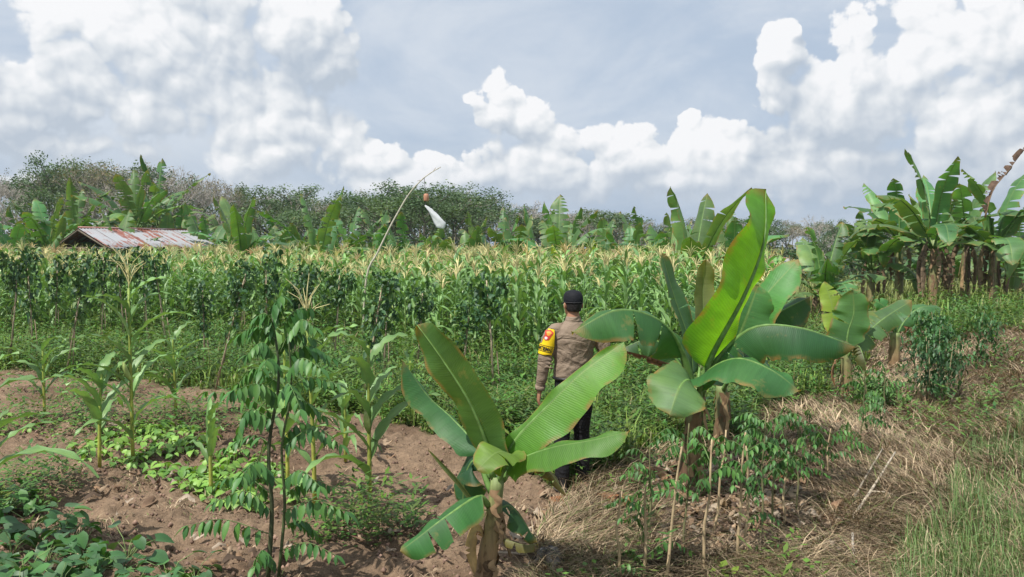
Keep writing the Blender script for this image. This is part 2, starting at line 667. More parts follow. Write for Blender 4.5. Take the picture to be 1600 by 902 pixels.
def simple_mat(name, c, rough=0.6, var=0.15, scale=20, bump=0.0, spec=0.4, metal=0.0, trans=0.0, stretch=None):
    m, t = new_mat(name)
    tc = t.n('ShaderNodeTexCoord')
    v = tc.outputs['Object']
    if stretch: v = t.v('MULTIPLY', v, stretch)
    nz = t.noise(v, scale, 5, 0.6)
    cc = t.mix(nz.outputs[0], tuple(x * (1 - 2 * var) for x in c), tuple(min(1, x * (1 + 2 * var)) for x in c))
    pb = t.n('ShaderNodeBsdfPrincipled')
    t.put(pb.inputs['Base Color'], cc)
    pb.inputs['Roughness'].default_value = rough
    pb.inputs['Specular IOR Level'].default_value = spec
    pb.inputs['Metallic'].default_value = metal
    if bump:
        b = t.n('ShaderNodeBump')
        b.inputs['Strength'].default_value = bump
        b.inputs['Distance'].default_value = 0.02
        t.put(b.inputs['Height'], nz.outputs[0])
        t.put(pb.inputs['Normal'], b.outputs[0])
    out = t.n('ShaderNodeOutputMaterial')
    if trans:
        tr = t.n('ShaderNodeBsdfTranslucent')
        t.put(tr.inputs[0], cc)
        mx = t.n('ShaderNodeMixShader')
        mx.inputs[0].default_value = trans
        t.put(mx.inputs[1], pb.outputs[0]); t.put(mx.inputs[2], tr.outputs[0])
        t.put(out.inputs[0], mx.outputs[0])
    else:
        t.put(out.inputs[0], pb.outputs[0])
    return m


def ground_mat():
    m, t = new_mat('ground_soil')
    at = t.n('ShaderNodeAttribute', attribute_name='col')
    tc = t.n('ShaderNodeTexCoord')
    o = tc.outputs['Object']
    n1 = t.noise(o, 1.3, 6, 0.6)
    n2 = t.noise(o, 14.0, 8, 0.68)
    n3 = t.noise(o, 60.0, 5, 0.7)
    f = t.m('MULTIPLY', t.mr(n1.outputs[0], 0.3, 0.7, 0.75, 1.22), t.mr(n2.outputs[0], 0.28, 0.72, 0.62, 1.32))
    f = t.m('MULTIPLY', f, t.mr(n3.outputs[0], 0.3, 0.7, 0.75, 1.25))
    c = t.v('SCALE', at.outputs['Color'])
    t.put(c.node.inputs['Scale'], f)
    # straw-pale flecks of dry litter and crumbs
    vo = t.n('ShaderNodeTexVoronoi', feature='F1')
    t.put(vo.inputs['Vector'], t.v('MULTIPLY', o, (1, 1.0, 1)))
    vo.inputs['Scale'].default_value = 34.0
    c = t.mix(t.mr(vo.outputs['Distance'], 0.05, 0.22, 0.45, 0.0), c, (0.30, 0.23, 0.16))
    pb = t.n('ShaderNodeBsdfPrincipled')
    t.put(pb.inputs['Base Color'], c)
    pb.inputs['Roughness'].default_value = 0.95
    pb.inputs['Specular IOR Level'].default_value = 0.15
    b = t.n('ShaderNodeBump')
    b.inputs['Strength'].default_value = 0.9
    b.inputs['Distance'].default_value = 0.05
    t.put(b.inputs['Height'], t.m('ADD', n2.outputs[0], t.m('MULTIPLY', n3.outputs[0], 0.35)))
    t.put(pb.inputs['Normal'], b.outputs[0])
    out = t.n('ShaderNodeOutputMaterial')
    t.put(out.inputs[0], pb.outputs[0])
    return m


# ------------------------------------------------------------------ the ground
ZC = np.array([(0.085, 0.105, 0.04), (0.240, 0.168, 0.112), (0.19, 0.14, 0.095), (0.10, 0.115, 0.045)])


def build_ground():
    ys = [-25.0, -15, -8, -4, -1, 1.0, 2.2, 3.0]
    y = 3.0
    while y < 22:
        y += max(0.028, 0.0062 * y)
        ys.append(y)
    while y < 700:
        y *= 1.06
        ys.append(y)
    ys = np.array(ys)
    u = np.linspace(-1, 1, 520)
    s = 0.86 * u + 0.7 * u ** 5
    Y = np.repeat(ys[:, None], len(s), 1)
    X = s[None, :] * (np.maximum(Y, 0) * 1.0 + 4.0 + np.maximum(-Y, 0))
    Z = gz(X, Y)
    zn = zone(X, Y)
    lump = (fbm(X * 11, Y * 11, 4, 40, 0.6) - 0.5)
    amp = np.where(zn == 1, 0.15, 0.06) * (1 - sstep(8, 20, Y))
    Z = Z + lump * amp
    C = ZC[zn]
    qx, qy = to_px(X, Y)
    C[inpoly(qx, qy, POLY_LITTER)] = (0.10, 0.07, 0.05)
    # soften the joins between the zones
    for _ in range(2):
        C[1:-1, 1:-1] = (C[1:-1, 1:-1] * 2 + C[:-2, 1:-1] + C[2:, 1:-1] + C[1:-1, :-2] + C[1:-1, 2:]) / 6
    w = fbm(X * 0.9, Y * 0.9, 3, 77)[..., None]
    damp = np.array((0.66, 0.63, 0.62))
    C = C * (1 + (damp - 1) * sstep(0.50, 0.66, w))
    nr, nc = Y.shape
    idx = np.arange(nr * nc).reshape(nr, nc)
    q = np.stack([idx[:-1, :-1], idx[:-1, 1:], idx[1:, 1:], idx[1:, :-1]], -1).reshape(-1, 4)
    V = np.stack([X, Y, Z], -1).reshape(-1, 3)
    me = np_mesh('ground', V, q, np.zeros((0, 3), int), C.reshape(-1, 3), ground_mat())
    put('ground', me)['kind'] = 'structure'


build_ground()
rng = np.random.default_rng(7)


def sample_ground(n, y0, y1, power, slope=0.74):
    """points on the ground, denser near the path than far off"""
    r = rng.random(n)
    a = 1.0 - power
    y = (y0 ** a + r * (y1 ** a - y0 ** a)) ** (1 / a)
    x = (rng.random(n) * 2 - 1) * (slope * y + 0.5)
    return x, y


def blades(name, x, y, z, h, w, lean, yaw, C, mat, droop=0.5):
    n = len(x)
    dx, dy = np.cos(yaw), np.sin(yaw)
    sx, sy = -dy, dx
    b = np.stack([x, y, z], -1)
    side = np.stack([sx, sy, np.zeros(n)], -1) * w[:, None] * 0.5
    out = np.stack([dx, dy, np.zeros(n)], -1)
    up = np.array([0, 0, 1.0])
    mid = b + out * (h * lean * 0.35)[:, None] + up * (h * np.sqrt(np.clip(1 - lean ** 2, 0.02, 1)) * 0.6)[:, None]
    tip = b + out * (h * lean)[:, None] + up * (h * np.sqrt(np.clip(1 - lean ** 2, 0.02, 1)) * (1 - droop * lean))[:, None]
    V = np.stack([b - side, b + side, mid - side * 0.8, mid + side * 0.8, tip], 1).reshape(-1, 3)
    o = (np.arange(n) * 5)[:, None]
    q = o + np.array([[0, 1, 3, 2]])
    t = o + np.array([[2, 3, 4]])
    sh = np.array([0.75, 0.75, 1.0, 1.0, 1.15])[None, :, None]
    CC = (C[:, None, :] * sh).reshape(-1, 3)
    return np_mesh(name, V, q, t, CC, mat)


def lerp_cols(a, b, t):
    return np.array(a)[None] * (1 - t[:, None]) + np.array(b)[None] * t[:, None]


def corn_edge(x, y):
    """inside the corn field"""
    px, py = to_px(x, y)
    return (y > 12.8 + 5.2 * (1 - sstep(560, 760, px)) + 0.5 * np.sin(x * 0.7)) & (y < 44) & (px < 1215 - (y - 13) * 1.0)


def build_grass():
    # green grass and low weeds
    x, y = sample_ground(330000, 4.2, 75.0, 1.75)
    zn = zone(x, y)
    pn = fbm(x * 0.8, y * 0.8, 3, 60)
    keep = (zn == 0) & (pn + rng.random(len(x)) * 0.35 > 0.50)
    cf = corn_edge(x, y)
    keep &= ~cf | (rng.random(len(x)) < 0.45)
    x, y, pn = x[keep], y[keep], pn[keep]
    n = len(x)
    h = (0.06 + 0.26 * rng.random(n) ** 1.5) * (0.3 + 1.6 * sstep(0.35, 0.7, fbm(x * 2.6, y * 2.6, 2, 88))) * (1 + 0.5 * (y > 18))
    w = 0.0045 + 0.0016 * y * (0.5 + rng.random(n))
    w = np.minimum(w, 0.06)
    C = lerp_cols((0.10, 0.20, 0.04), (0.25, 0.36, 0.08), rng.random(n))
    dry = rng.random(n) < 0.10
    C[dry] = (0.34, 0.29, 0.15)
    far = sstep(16, 30, y)[:, None] * sstep(0.2, 0.42, x / y)[:, None]
    C = C * (1 - far) + np.array((0.24, 0.28, 0.09)) * far
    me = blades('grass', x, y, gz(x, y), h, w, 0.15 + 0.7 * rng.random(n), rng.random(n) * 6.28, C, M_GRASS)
    put('green_grass', me)
    tag(bpy.data.objects['green_grass'], 'low green grass growing around the man and under the corn', 'grass', kind='stuff')
    # tall thin grass on the bank, right
    x, y = sample_ground(300000, 3.2, 30.0, 1.7, 1.0)
    zn = zone(x, y)
    pn = fbm(x * 1.2, y * 1.2, 3, 61)
    keep = (zn == 3) & (pn + rng.random(len(x)) * 0.5 > 0.60)
    x, y, pn = x[keep], y[keep], pn[keep]
    n = len(x)
    h = (0.08 + 0.30 * rng.random(n) ** 1.8) * (0.35 + pn)
    w = 0.0018 + 0.0008 * y * (0.5 + rng.random(n))
    C = lerp_cols((0.09, 0.17, 0.055), (0.17, 0.25, 0.09), rng.random(n))
    dry = rng.random(n) < 0.16
    C[dry] = (0.42, 0.35, 0.22)
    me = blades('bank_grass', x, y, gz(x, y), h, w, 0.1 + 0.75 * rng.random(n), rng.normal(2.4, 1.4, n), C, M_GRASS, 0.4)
    tag(put('bank_grass', me), 'tall thin green grass on the bank at the right', 'grass', kind='stuff')
    # matted dry straw
    x, y = sample_ground(520000, 3.2, 26.0, 1.7, 1.0)
    zn = zone(x, y)
    pn = fbm(x * 1.6, y * 1.6, 3, 62)
    keep = ((zn == 2) & (pn + rng.random(len(x)) * 0.5 > 0.50)) | ((zn == 1) & (rng.random(len(x)) * 0.5 + pn < 0.60) & (rng.random(len(x)) < 0.35)) | ((zn == 3) & (rng.random(len(x)) < 0.20)) | ((zn == 0) & (rng.random(len(x)) < 0.04))
    qx, qy = to_px(x, y)
    keep &= ~(inpoly(qx, qy, POLY_LITTER) & (rng.random(len(x)) < 0.8))
    x, y, zn, pn = x[keep], y[keep], zn[keep], pn[keep]
    n = len(x)
    h = np.where(zn == 1, 0.05, 0.17) * (0.5 + 1.6 * rng.random(n) ** 1.6)
    w = 0.0022 + 0.0009 * y * (0.4 + rng.random(n))
    C = lerp_cols((0.27, 0.19, 0.12), (0.54, 0.43, 0.29), rng.random(n))
    gr = (rng.random(n) < 0.15)
    C[gr] = (0.16, 0.22, 0.07)
    C *= rng.choice([0.35, 0.7, 1.0, 1.15], n, p=[0.2, 0.25, 0.4, 0.15])[:, None]
    flow = fbm(x * 0.5, y * 0.5, 2, 63) * 9.0
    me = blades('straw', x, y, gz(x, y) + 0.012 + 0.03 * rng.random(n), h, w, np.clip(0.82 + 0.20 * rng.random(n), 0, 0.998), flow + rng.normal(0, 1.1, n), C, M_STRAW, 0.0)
    tag(put('dry_straw', me), 'matted dry straw lying on the ground right of the man', 'straw', kind='stuff')
    # small broadleaved weeds in the green strip and in tufts on the soil
    vs = []
    r = random.Random(3)
    for k in range(4):
        mb = MB()
        for j in range(11 if k < 2 else 20):
            a = r.uniform(0, 6.28)
            rr = r.uniform(0.01, 0.06)
            z = r.uniform(0.01, 0.13) if k < 2 else r.uniform(0.02, 0.30)
            L = r.uniform(0.022, 0.045) * (1.0 if k < 2 else 1.7)
            d = Vector((math.cos(a), math.sin(a), r.uniform(-0.2, 0.5))).normalized()
            sd = Vector((-math.sin(a), math.cos(a), 0)) * L * (0.42 if k < 2 else 0.16)
            p = Vector((math.cos(a) * rr, math.sin(a) * rr, z))
            g = r.uniform(0.8, 1.25)
            c = (0.085 * g, 0.185 * g, 0.035 * g)
            mb.quad(p, p + d * L * 0.5 - sd, p + d * L, p + d * L * 0.5 + sd, c)
        vs.append(mb)
    x, y = sample_ground(80000, 4.5, 22.0, 1.5, 0.72)
    zn = zone(x, y)
    pn = fbm(x * 0.9, y * 0.9, 3, 65)
    px, py = to_px(x, y)
    strip = (zn == 0) & (pn + rng.random(len(x)) * 0.3 > 0.52)
    tuft = ((zn == 2) & (pn > 0.55) & (rng.random(len(x)) < np.where(y > 8, 0.10, 0.02))) | (zn == 1) & (pn > 0.60) & (py < 860) & (rng.random(len(x)) < 0.16)
    band = (zn == 1) & (px < 420) & (py > 650) & (py < 690) & (rng.random(len(x)) < 0.16)
    keep = strip | tuft | band
    x, y = x[keep][:21000], y[keep][:21000]
    n = len(x)
    sc = (0.4 + 0.8 * rng.random(n)) * (1 + 0.05 * y)
    tint = np.stack([rng.uniform(0.75, 1.5, n), rng.uniform(0.8, 1.2, n), rng.uniform(0.7, 1.3, n)], -1)
    me = scatter_merge('weeds', vs, np.stack([x, y, gz(x, y)], -1), rng.random(n) * 6.28, sc, tint, M_LEAF, rng.choice(4, n, p=[0.22, 0.22, 0.28, 0.28]))
    tag(put('weeds', me), 'small broadleaved weeds scattered through the grass and soil', 'weeds', kind='stuff')
    # crumbs and clods of dug earth
    cl = []
    for k in range(4):
        mb = MB((0.25, 0.165, 0.125))
        pts = [(1, 0, 0), (-1, 0, 0), (0, 1, 0), (0, -1, 0), (0, 0, 1), (0, 0, -1)]
        ii = [mb.v(Vector(p) * r.uniform(0.7, 1.2)) for p in pts]
        for a, b, c in ((0, 2, 4), (2, 1, 4), (1, 3, 4), (3, 0, 4), (2, 0, 5), (1, 2, 5), (3, 1, 5), (0, 3, 5)):
            mb.f(ii[a], ii[b], ii[c])
        cl.append(mb)
    x, y = sample_ground(26000, 4.2, 16.0, 1.6, 0.72)
    zn = zone(x, y)
    keep = (zn == 1) & (fbm(x * 2, y * 2, 2, 66) + 0.4 * rng.random(len(x)) > 0.55)
    x, y = x[keep], y[keep]
    n = len(x)
    g = rng.uniform(0.7, 1.25, n)
    me = scatter_merge('soil_clods', cl, np.stack([x, y, gz(x, y) + 0.01], -1), rng.random(n) * 6.28, 0.004 + 0.022 * rng.random(n) ** 4.5, np.stack([g, g, g], -1), M_BARK, rng.integers(0, 4, n))
    tag(put('soil_clods', me), 'loose crumbs and clods of brown dug earth', 'soil', kind='stuff')


build_grass()


# ------------------------------------------------------------------ banana plants
def spline(pts, n):
    """Catmull-Rom through pts, n+1 samples"""
    P_ = [Vector(p) for p in pts]
    P_ = [P_[0] * 2 - P_[1]] + P_ + [P_[-1] * 2 - P_[-2]]
    out = []
    m = len(P_) - 3
    for k in range(n + 1):
        t = k / n * m
        i = min(int(t), m - 1)
        u = t - i
        a, b, c, d = P_[i], P_[i + 1], P_[i + 2], P_[i + 3]
        out.append(0.5 * ((2 * b) + (c - a) * u + (2 * a - 5 * b + 4 * c - d) * u * u + (3 * b - a - 3 * c + d) * u ** 3))
    return out


GREEN = (0.052, 0.155, 0.040)


def banana_leaf(parent, origin, pts, W, nref, seed=0, fold=0.35, curl=0.5, wl=1.0, wr=1.0, strips=4, petiole=0.14,
                colr=GREEN, seg=30, mat=None, name='leaf', rib=True, tear=0.3, label=None, blunt=0.0, gap=0.004):
    """one leaf: a blade of strips each side of a midrib; wl/wr widen the halves, strips is how torn it is"""
    r = random.Random(seed)
    mat = mat or M_BAN
    sp = spline(pts, seg)
    L = sum((sp[i + 1] - sp[i]).length for i in range(seg))
    nref = Vector(nref).normalized()
    T = [(sp[min(i + 1, seg)] - sp[max(i - 1, 0)]).normalized() for i in range(seg + 1)]
    Nn = []
    for t_ in T:
        n_ = nref - t_ * nref.dot(t_)
        if n_.length < 0.15:
            n_ = (Nn[-1] if Nn else Vector((0, -1, 0)))
            n_ = n_ - t_ * n_.dot(t_)
        Nn.append(n_.normalized())
    S = [T[i].cross(Nn[i]) for i in range(seg + 1)]
    k0 = int(seg * petiole)
    cr = 5
    mb = MB(colr)
    for sg, wf in ((-1, wl), (1, wr)):
        ns = strips
        cuts = [0.0] + sorted(r.uniform(0.03, 0.97) for _ in range(ns - 1)) + [1.0]
        nseg = seg - k0
        bounds = sorted(set(k0 + int(round(c * nseg)) for c in cuts))
        for bi in range(len(bounds) - 1):
            a, b = bounds[bi], bounds[bi + 1]
            df = r.uniform(-1, 1) * 0.35 * tear
            dc = r.uniform(-0.2, 1.0) * 1.4 * tear
            shrink = 1 - r.random() * 0.16 * tear
            g = 1 + r.uniform(-0.10, 0.10)
            prev = None
            for k in range(a, b + 1):
                t_ = (k - k0) / max(1, nseg)
                prof = min(1.0, (t_ / 0.10 + 0.02)) ** 0.6 * max(0.0, 1 - max(0.0, (t_ - 0.5) / 0.5) ** (2.6 + 3 * blunt)) ** (0.75)
                w = W * 0.5 * wf * prof * shrink * (1 + 0.05 * math.sin(t_ * 13 + seed * 1.3 + sg) + 0.022 * math.sin(t_ * 31 + seed))
                # strips pull a little apart at the outer edge
                edge = 0.0
                if b > a:
                    e = (k - a) / (b - a)
                    if (bi > 0 or e > 0.5) and (bi < len(bounds) - 2 or e < 0.5) and strips > 1:
                        edge = (0.5 - e) * 2 * (0.05 + 0.35 * tear) * (abs(e - 0.5) * 2) ** 2
                row = []
                for j in range(cr + 1):
                    v = j / cr
                    ang = fold + df - (curl + dc) * v + 0.14 * math.sin(t_ * 9 + seed + sg) * v
                    off = S[k] * (sg * math.cos(ang)) + Nn[k] * math.sin(ang)
                    if j == 0:
                        p = sp[k] + Nn[k] * 0.002
                        acc = p.copy()
                    else:
                        acc = acc + off * (w / cr)
                        p = acc + T[k] * (w * 0.10 * v + edge * w * v)
                        p = p + Nn[k] * (W * v * v * (0.048 * math.sin(t_ * 17 + sg * 1.7 + seed) + 0.012 * math.sin(t_ * 37 + seed)))
                    tc = 1 + 0.15 * v
                    row.append(mb.v(p, (colr[0] * g * tc, colr[1] * g * tc, colr[2] * g), (t_, 0.5 + 0.5 * sg * v)))
                if prev:
                    for j in range(cr):
                        q = (prev[j], prev[j + 1], row[j + 1], row[j])
                        mb.fs.append(q if sg > 0 else q[::-1])
                prev = row
    o = mb.build(name, mat, parent, origin)
    if label: o['label'] = label
    if rib:
        rb = MB()
        rr = [max(0.003, (0.020 * (1 - i / seg) ** 1.3 + 0.003)) * min(1.6, W / 0.40) * (1.25 if i < k0 else 1) for i in range(seg + 1)]
        dark = (0.13, 0.24, 0.065) if colr[1] > colr[0] else (0.20, 0.13, 0.07)
        st = 2
        rb.tube([sp[i] - Nn[i] * rr[i] * 0.6 for i in range(0, seg + 1, st)], [rr[i] for i in range(0, seg + 1, st)], 6, dark)
        rb.build('midrib', M_STEM, o, origin)
    return o


def stem_mesh(parent, origin, pts, rads, colr=(0.23, 0.20, 0.09), strips=10, seed=0, dry=0.5):
    """pseudostem of wrapped sheaths with dry strips peeling off"""
    r = random.Random(seed)
    mb = MB(colr)
    n = 10
    sp = spline(pts, n)
    rr = [rads[0] + (rads[1] - rads[0]) * (i / n) for i in range(n + 1)]
    cols = []
    for i in range(n + 1):
        t_ = i / n
        cols.append(tuple(a * (1 - t_ ** 2.2) + b * t_ ** 2.2 for a, b in zip(colr, (0.19, 0.26, 0.09))))
    mb.tube(sp, [a * (1 + 0.06 * math.sin(i * 2.1)) for i, a in enumerate(rr)], 12, cols=cols)
    mb.build('pseudostem', M_FIBRE, parent, origin)
    for k in range(strips):
        a = r.uniform(0, 6.28)
        t1 = r.uniform(0.25, 1.0)
        i1 = int(t1 * n)
        top = sp[i1] + Vector((math.cos(a), math.sin(a), 0)) * rr[i1] * 0.95
        ln = r.uniform(0.15, 0.5) * (sp[-1] - sp[0]).length
        w = rr[0] * r.uniform(0.5, 0.95)
        sd = Vector((-math.sin(a), math.cos(a), 0))
        g = r.uniform(0.6, 1.2)
        c = (0.36 * g, 0.25 * g, 0.14 * g) if r.random() < dry else (0.20 * g, 0.13 * g, 0.075 * g)
        sb = MB(c)
        prev = None
        kink = r.uniform(0.2, 0.8)
        for j in range(7):
            u = j / 6
            off = rr[0] * (0.12 + kink * u ** 1.6)
            cen = top + Vector((math.cos(a), math.sin(a), 0)) * off - Vector((0, 0, ln * u)) + sd * (0.02 * math.sin(j * 1.7 + k))
            ww = w * (1 - 0.5 * u) * (1 + 0.2 * math.sin(j * 2.3 + k))
            row = [sb.v(cen - sd * ww * 0.5 - Vector((math.cos(a), math.sin(a), 0)) * ww * 0.25), sb.v(cen + Vector((0.01, 0, 0))), sb.v(cen + sd * ww * 0.5 - Vector((math.cos(a), math.sin(a), 0)) * ww * 0.2)]
            if prev:
                sb.f(prev[0], prev[1], row[1], row[0])
                sb.f(prev[1], prev[2], row[2], row[1])
            prev = row
        sb.build('dry_sheath', M_DRY, parent, origin)


def hero_banana(label, base, d, top, r0, r1, leaves, seed, strips=10, group=None, sc=(0.24, 0.15, 0.08)):
    b = P(base[0], base[1], d)
    b.z = gz(b.x, b.y) - 0.03
    root = thing('banana_plant', label, 'banana plant', b, group)
    tp = P(top[0], top[1], d)
    mid = (b + tp) / 2 + Vector((0.01, 0, 0))
    stem_mesh(root, b, [b, mid, tp], (r0, r1), seed=seed, strips=strips, colr=sc)
    for i, lf in enumerate(leaves):
        lf = dict(lf)
        pts = [P(p[0], p[1], d + (p[2] if len(p) > 2 else 0)) for p in lf.pop('p')]
        W = lf.pop('w') * d / F
        nref = lf.pop('n', (-0.2, -0.8, 0.6))
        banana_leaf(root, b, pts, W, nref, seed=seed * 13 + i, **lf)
    return root


BROWN = (0.20, 0.105, 0.055)
hero_banana('small banana plant in front at the centre with torn dry brown sheaths at its foot', (752, 925), 4.65, (778, 745), 0.066, 0.040, [
    dict(p=[(772, 745), (764, 700, -0.05), (735, 630, -0.12), (690, 560, -0.15), (652, 508, -0.12)], w=74, n=(0.5, 0.85, 0.25), wl=1.0, wr=1.0, fold=0.25, curl=0.25, strips=1, tear=0.0, colr=(0.055, 0.125, 0.035), blunt=0.6, petiole=0.12, seg=34),
    dict(p=[(768, 745), (748, 700, 0.12), (708, 655, 0.25), (668, 618, 0.3), (628, 562, 0.3)], w=66, n=(0.3, -0.35, 0.85), wl=1.1, wr=0.4, fold=-0.3, curl=0.6, strips=1, tear=0.0, colr=(0.04, 0.125, 0.045), petiole=0.2),
    dict(p=[(782, 745), (800, 695, -0.05), (850, 640, -0.1), (910, 582, -0.1), (975, 535, -0.05)], w=104, n=(-0.25, -0.75, 0.62), wl=0.22, wr=1.0, fold=0.05, curl=0.12, strips=1, tear=0.0, colr=(0.082, 0.215, 0.032), blunt=0.4, petiole=0.10, seg=36),
    dict(p=[(784, 750), (805, 722, -0.1), (860, 700, -0.3), (925, 688, -0.42), (985, 674, -0.5)], w=68, n=(-0.1, -0.55, 0.85), wl=0.3, wr=1.0, fold=-0.1, curl=0.35, strips=1, tear=0.0, colr=(0.095, 0.24, 0.036), petiole=0.14, seg=34),
    dict(p=[(776, 752), (792, 712, -0.2), (775, 708, -0.35), (745, 735, -0.45)], w=70, n=(0, -0.5, 0.8), wl=0.9, wr=0.9, fold=0.2, curl=0.4, strips=3, tear=0.2, colr=(0.13, 0.23, 0.04)),
    dict(p=[(768, 790), (748, 775, -0.1), (700, 805, -0.25), (660, 835, -0.32), (625, 862, -0.36)], w=85, n=(-0.1, -0.5, 0.85), wl=0.9, wr=0.6, fold=-0.2, curl=0.5, strips=3, tear=0.25, colr=(0.05, 0.17, 0.05), petiole=0.24),
    dict(p=[(768, 770), (745, 720, 0.05), (728, 740, 0.1), (722, 795, 0.12)], w=85, n=(-0.3, -0.5, 0.75), fold=-0.1, curl=0.5, strips=1, tear=0.05, colr=(0.03, 0.10, 0.045), petiole=0.2),
    dict(p=[(776, 800), (795, 790, 0.05), (815, 810, 0.08), (838, 848, 0.1)], w=55, n=(0.4, -0.4, 0.75), fold=-0.2, curl=0.6, strips=3, tear=0.3, colr=(0.03, 0.09, 0.04), petiole=0.1),
    dict(p=[(772, 800), (745, 790, -0.05), (705, 742, -0.05), (668, 702, -0.02)], w=14, n=(0, -1, 0.3), fold=1.2, curl=0.2, strips=1, tear=0.0, colr=(0.11, 0.15, 0.07), petiole=0.3),
    dict(p=[(772, 840), (795, 845, -0.05), (820, 852, -0.1), (842, 850, -0.12)], w=26, n=(0, -0.5, 0.8), fold=-0.3, curl=0.6, strips=5, tear=0.7, colr=(0.12, 0.12, 0.05), petiole=0.2),
    dict(p=[(765, 850), (745, 830, -0.05), (735, 860, -0.1), (742, 900, -0.12)], w=30, n=(0, -1, 0.3), fold=-0.3, curl=0.8, strips=4, tear=0.6, colr=(0.33, 0.23, 0.11), mat=M_DRY, name='dry_leaf'),
    dict(p=[(785, 748), (830, 720, 0.1), (860, 740, 0.2), (885, 775, 0.2)], w=38, n=(0, -0.6, 0.6), fold=-0.5, curl=0.9, strips=5, tear=0.5, colr=(0.13, 0.12, 0.05)),
], 11, 20)

hero_banana('large banana plant right of the man with a tall sunlit yellow-green leaf', (1074, 752), 6.75, (1088, 600), 0.10, 0.06, [
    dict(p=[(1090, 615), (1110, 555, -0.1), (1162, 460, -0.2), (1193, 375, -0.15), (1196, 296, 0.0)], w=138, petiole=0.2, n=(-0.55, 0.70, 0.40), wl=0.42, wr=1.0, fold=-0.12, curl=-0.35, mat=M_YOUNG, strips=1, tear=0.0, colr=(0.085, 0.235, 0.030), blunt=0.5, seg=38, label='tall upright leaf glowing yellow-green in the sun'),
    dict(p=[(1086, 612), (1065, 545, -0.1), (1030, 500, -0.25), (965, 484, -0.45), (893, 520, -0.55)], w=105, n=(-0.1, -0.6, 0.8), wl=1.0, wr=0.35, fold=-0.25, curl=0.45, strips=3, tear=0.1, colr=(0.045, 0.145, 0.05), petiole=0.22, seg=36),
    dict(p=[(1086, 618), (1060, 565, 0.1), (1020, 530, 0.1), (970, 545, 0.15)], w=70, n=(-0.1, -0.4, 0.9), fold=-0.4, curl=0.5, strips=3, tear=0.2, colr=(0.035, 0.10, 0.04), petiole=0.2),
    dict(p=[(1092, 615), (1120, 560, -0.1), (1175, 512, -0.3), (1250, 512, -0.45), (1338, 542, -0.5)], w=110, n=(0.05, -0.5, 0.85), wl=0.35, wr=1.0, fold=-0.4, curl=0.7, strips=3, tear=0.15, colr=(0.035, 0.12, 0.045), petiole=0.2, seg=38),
    dict(p=[(1092, 635), (1102, 585, -0.25), (1150, 560, -0.55), (1205, 578, -0.75), (1250, 612, -0.85)], w=100, n=(0.1, -0.45, 0.9), wl=0.45, wr=1.0, fold=-0.15, curl=0.4, strips=1, tear=0.02, colr=(0.045, 0.15, 0.048), petiole=0.14, seg=34),
    dict(p=[(1086, 630), (1078, 595, -0.35), (1062, 605, -0.6), (1046, 650, -0.75)], w=92, n=(-0.1, -0.75, 0.5), wl=1, wr=1, fold=-0.05, curl=0.3, strips=1, tear=0.0, colr=(0.085, 0.175, 0.07), petiole=0.22, label='pale green leaf hanging in front'),
    dict(p=[(1084, 615), (1078, 540, 0.2), (1052, 460, 0.3), (1034, 395, 0.3)], w=48, n=(0.6, -0.6, 0.3), fold=0.4, curl=0.3, strips=3, tear=0.1, colr=(0.055, 0.13, 0.065)),
    dict(p=[(1090, 615), (1098, 520, 0.3), (1098, 450, 0.35), (1102, 405, 0.3)], w=40, n=(0.2, -0.9, 0.2), fold=0.5, curl=0.2, strips=1, tear=0.0, colr=(0.16, 0.19, 0.08)),
    dict(p=[(1080, 620), (1060, 578, -0.2), (1020, 560, -0.3), (975, 548, -0.3)], w=24, n=(0, -0.5, 0.8), fold=-0.6, curl=1.6, strips=9, tear=0.8, colr=BROWN, mat=M_DRY, name='dry_leaf', label='shrivelled brown dead leaf'),
    dict(p=[(1090, 620), (1120, 570, 0.3), (1160, 545, 0.5), (1190, 590, 0.6)], w=60, n=(0.1, -0.4, 0.9), fold=-0.4, curl=0.6, strips=3, tear=0.3, colr=(0.03, 0.09, 0.04)),
], 23, 14, sc=(0.12, 0.065, 0.04))

hero_banana('banana plant standing close behind the one with the tall sunlit leaf', (1124, 735), 7.75, (1128, 600), 0.09, 0.055, [
    dict(p=[(1128, 605), (1150, 540), (1190, 470, -0.1), (1248, 405, -0.1)], w=80, n=(-0.3, -0.6, 0.7), wl=0.7, wr=1.0, fold=0.1, curl=0.3, strips=1, tear=0.0, colr=(0.055, 0.19, 0.045)),
    dict(p=[(1130, 605), (1165, 530, 0.1), (1215, 490, 0.1), (1270, 462, 0.0)], w=80, n=(0.1, -0.5, 0.8), wl=0.6, wr=1.0, fold=-0.2, curl=0.5, strips=1, tear=0.0, colr=(0.03, 0.09, 0.04)),
    dict(p=[(1126, 605), (1110, 540, 0.1), (1100, 500, 0.2), (1050, 470, 0.3)], w=70, n=(-0.2, -0.5, 0.8), fold=-0.1, curl=0.5, strips=4, tear=0.2, colr=(0.045, 0.13, 0.045)),
    dict(p=[(1126, 605), (1140, 560, -0.1), (1165, 500, -0.2), (1185, 445, -0.2)], w=85, n=(-0.1, -0.9, 0.4), fold=0.1, curl=0.3, strips=1, tear=0.0, colr=(0.05, 0.15, 0.05)),
    dict(p=[(1128, 610), (1150, 575, -0.3), (1185, 560, -0.5), (1220, 600, -0.6)], w=60, n=(0.1, -0.5, 0.8), fold=-0.2, curl=0.5, strips=3, tear=0.2, colr=(0.035, 0.11, 0.045)),
], 31, 12, sc=(0.15, 0.09, 0.055))

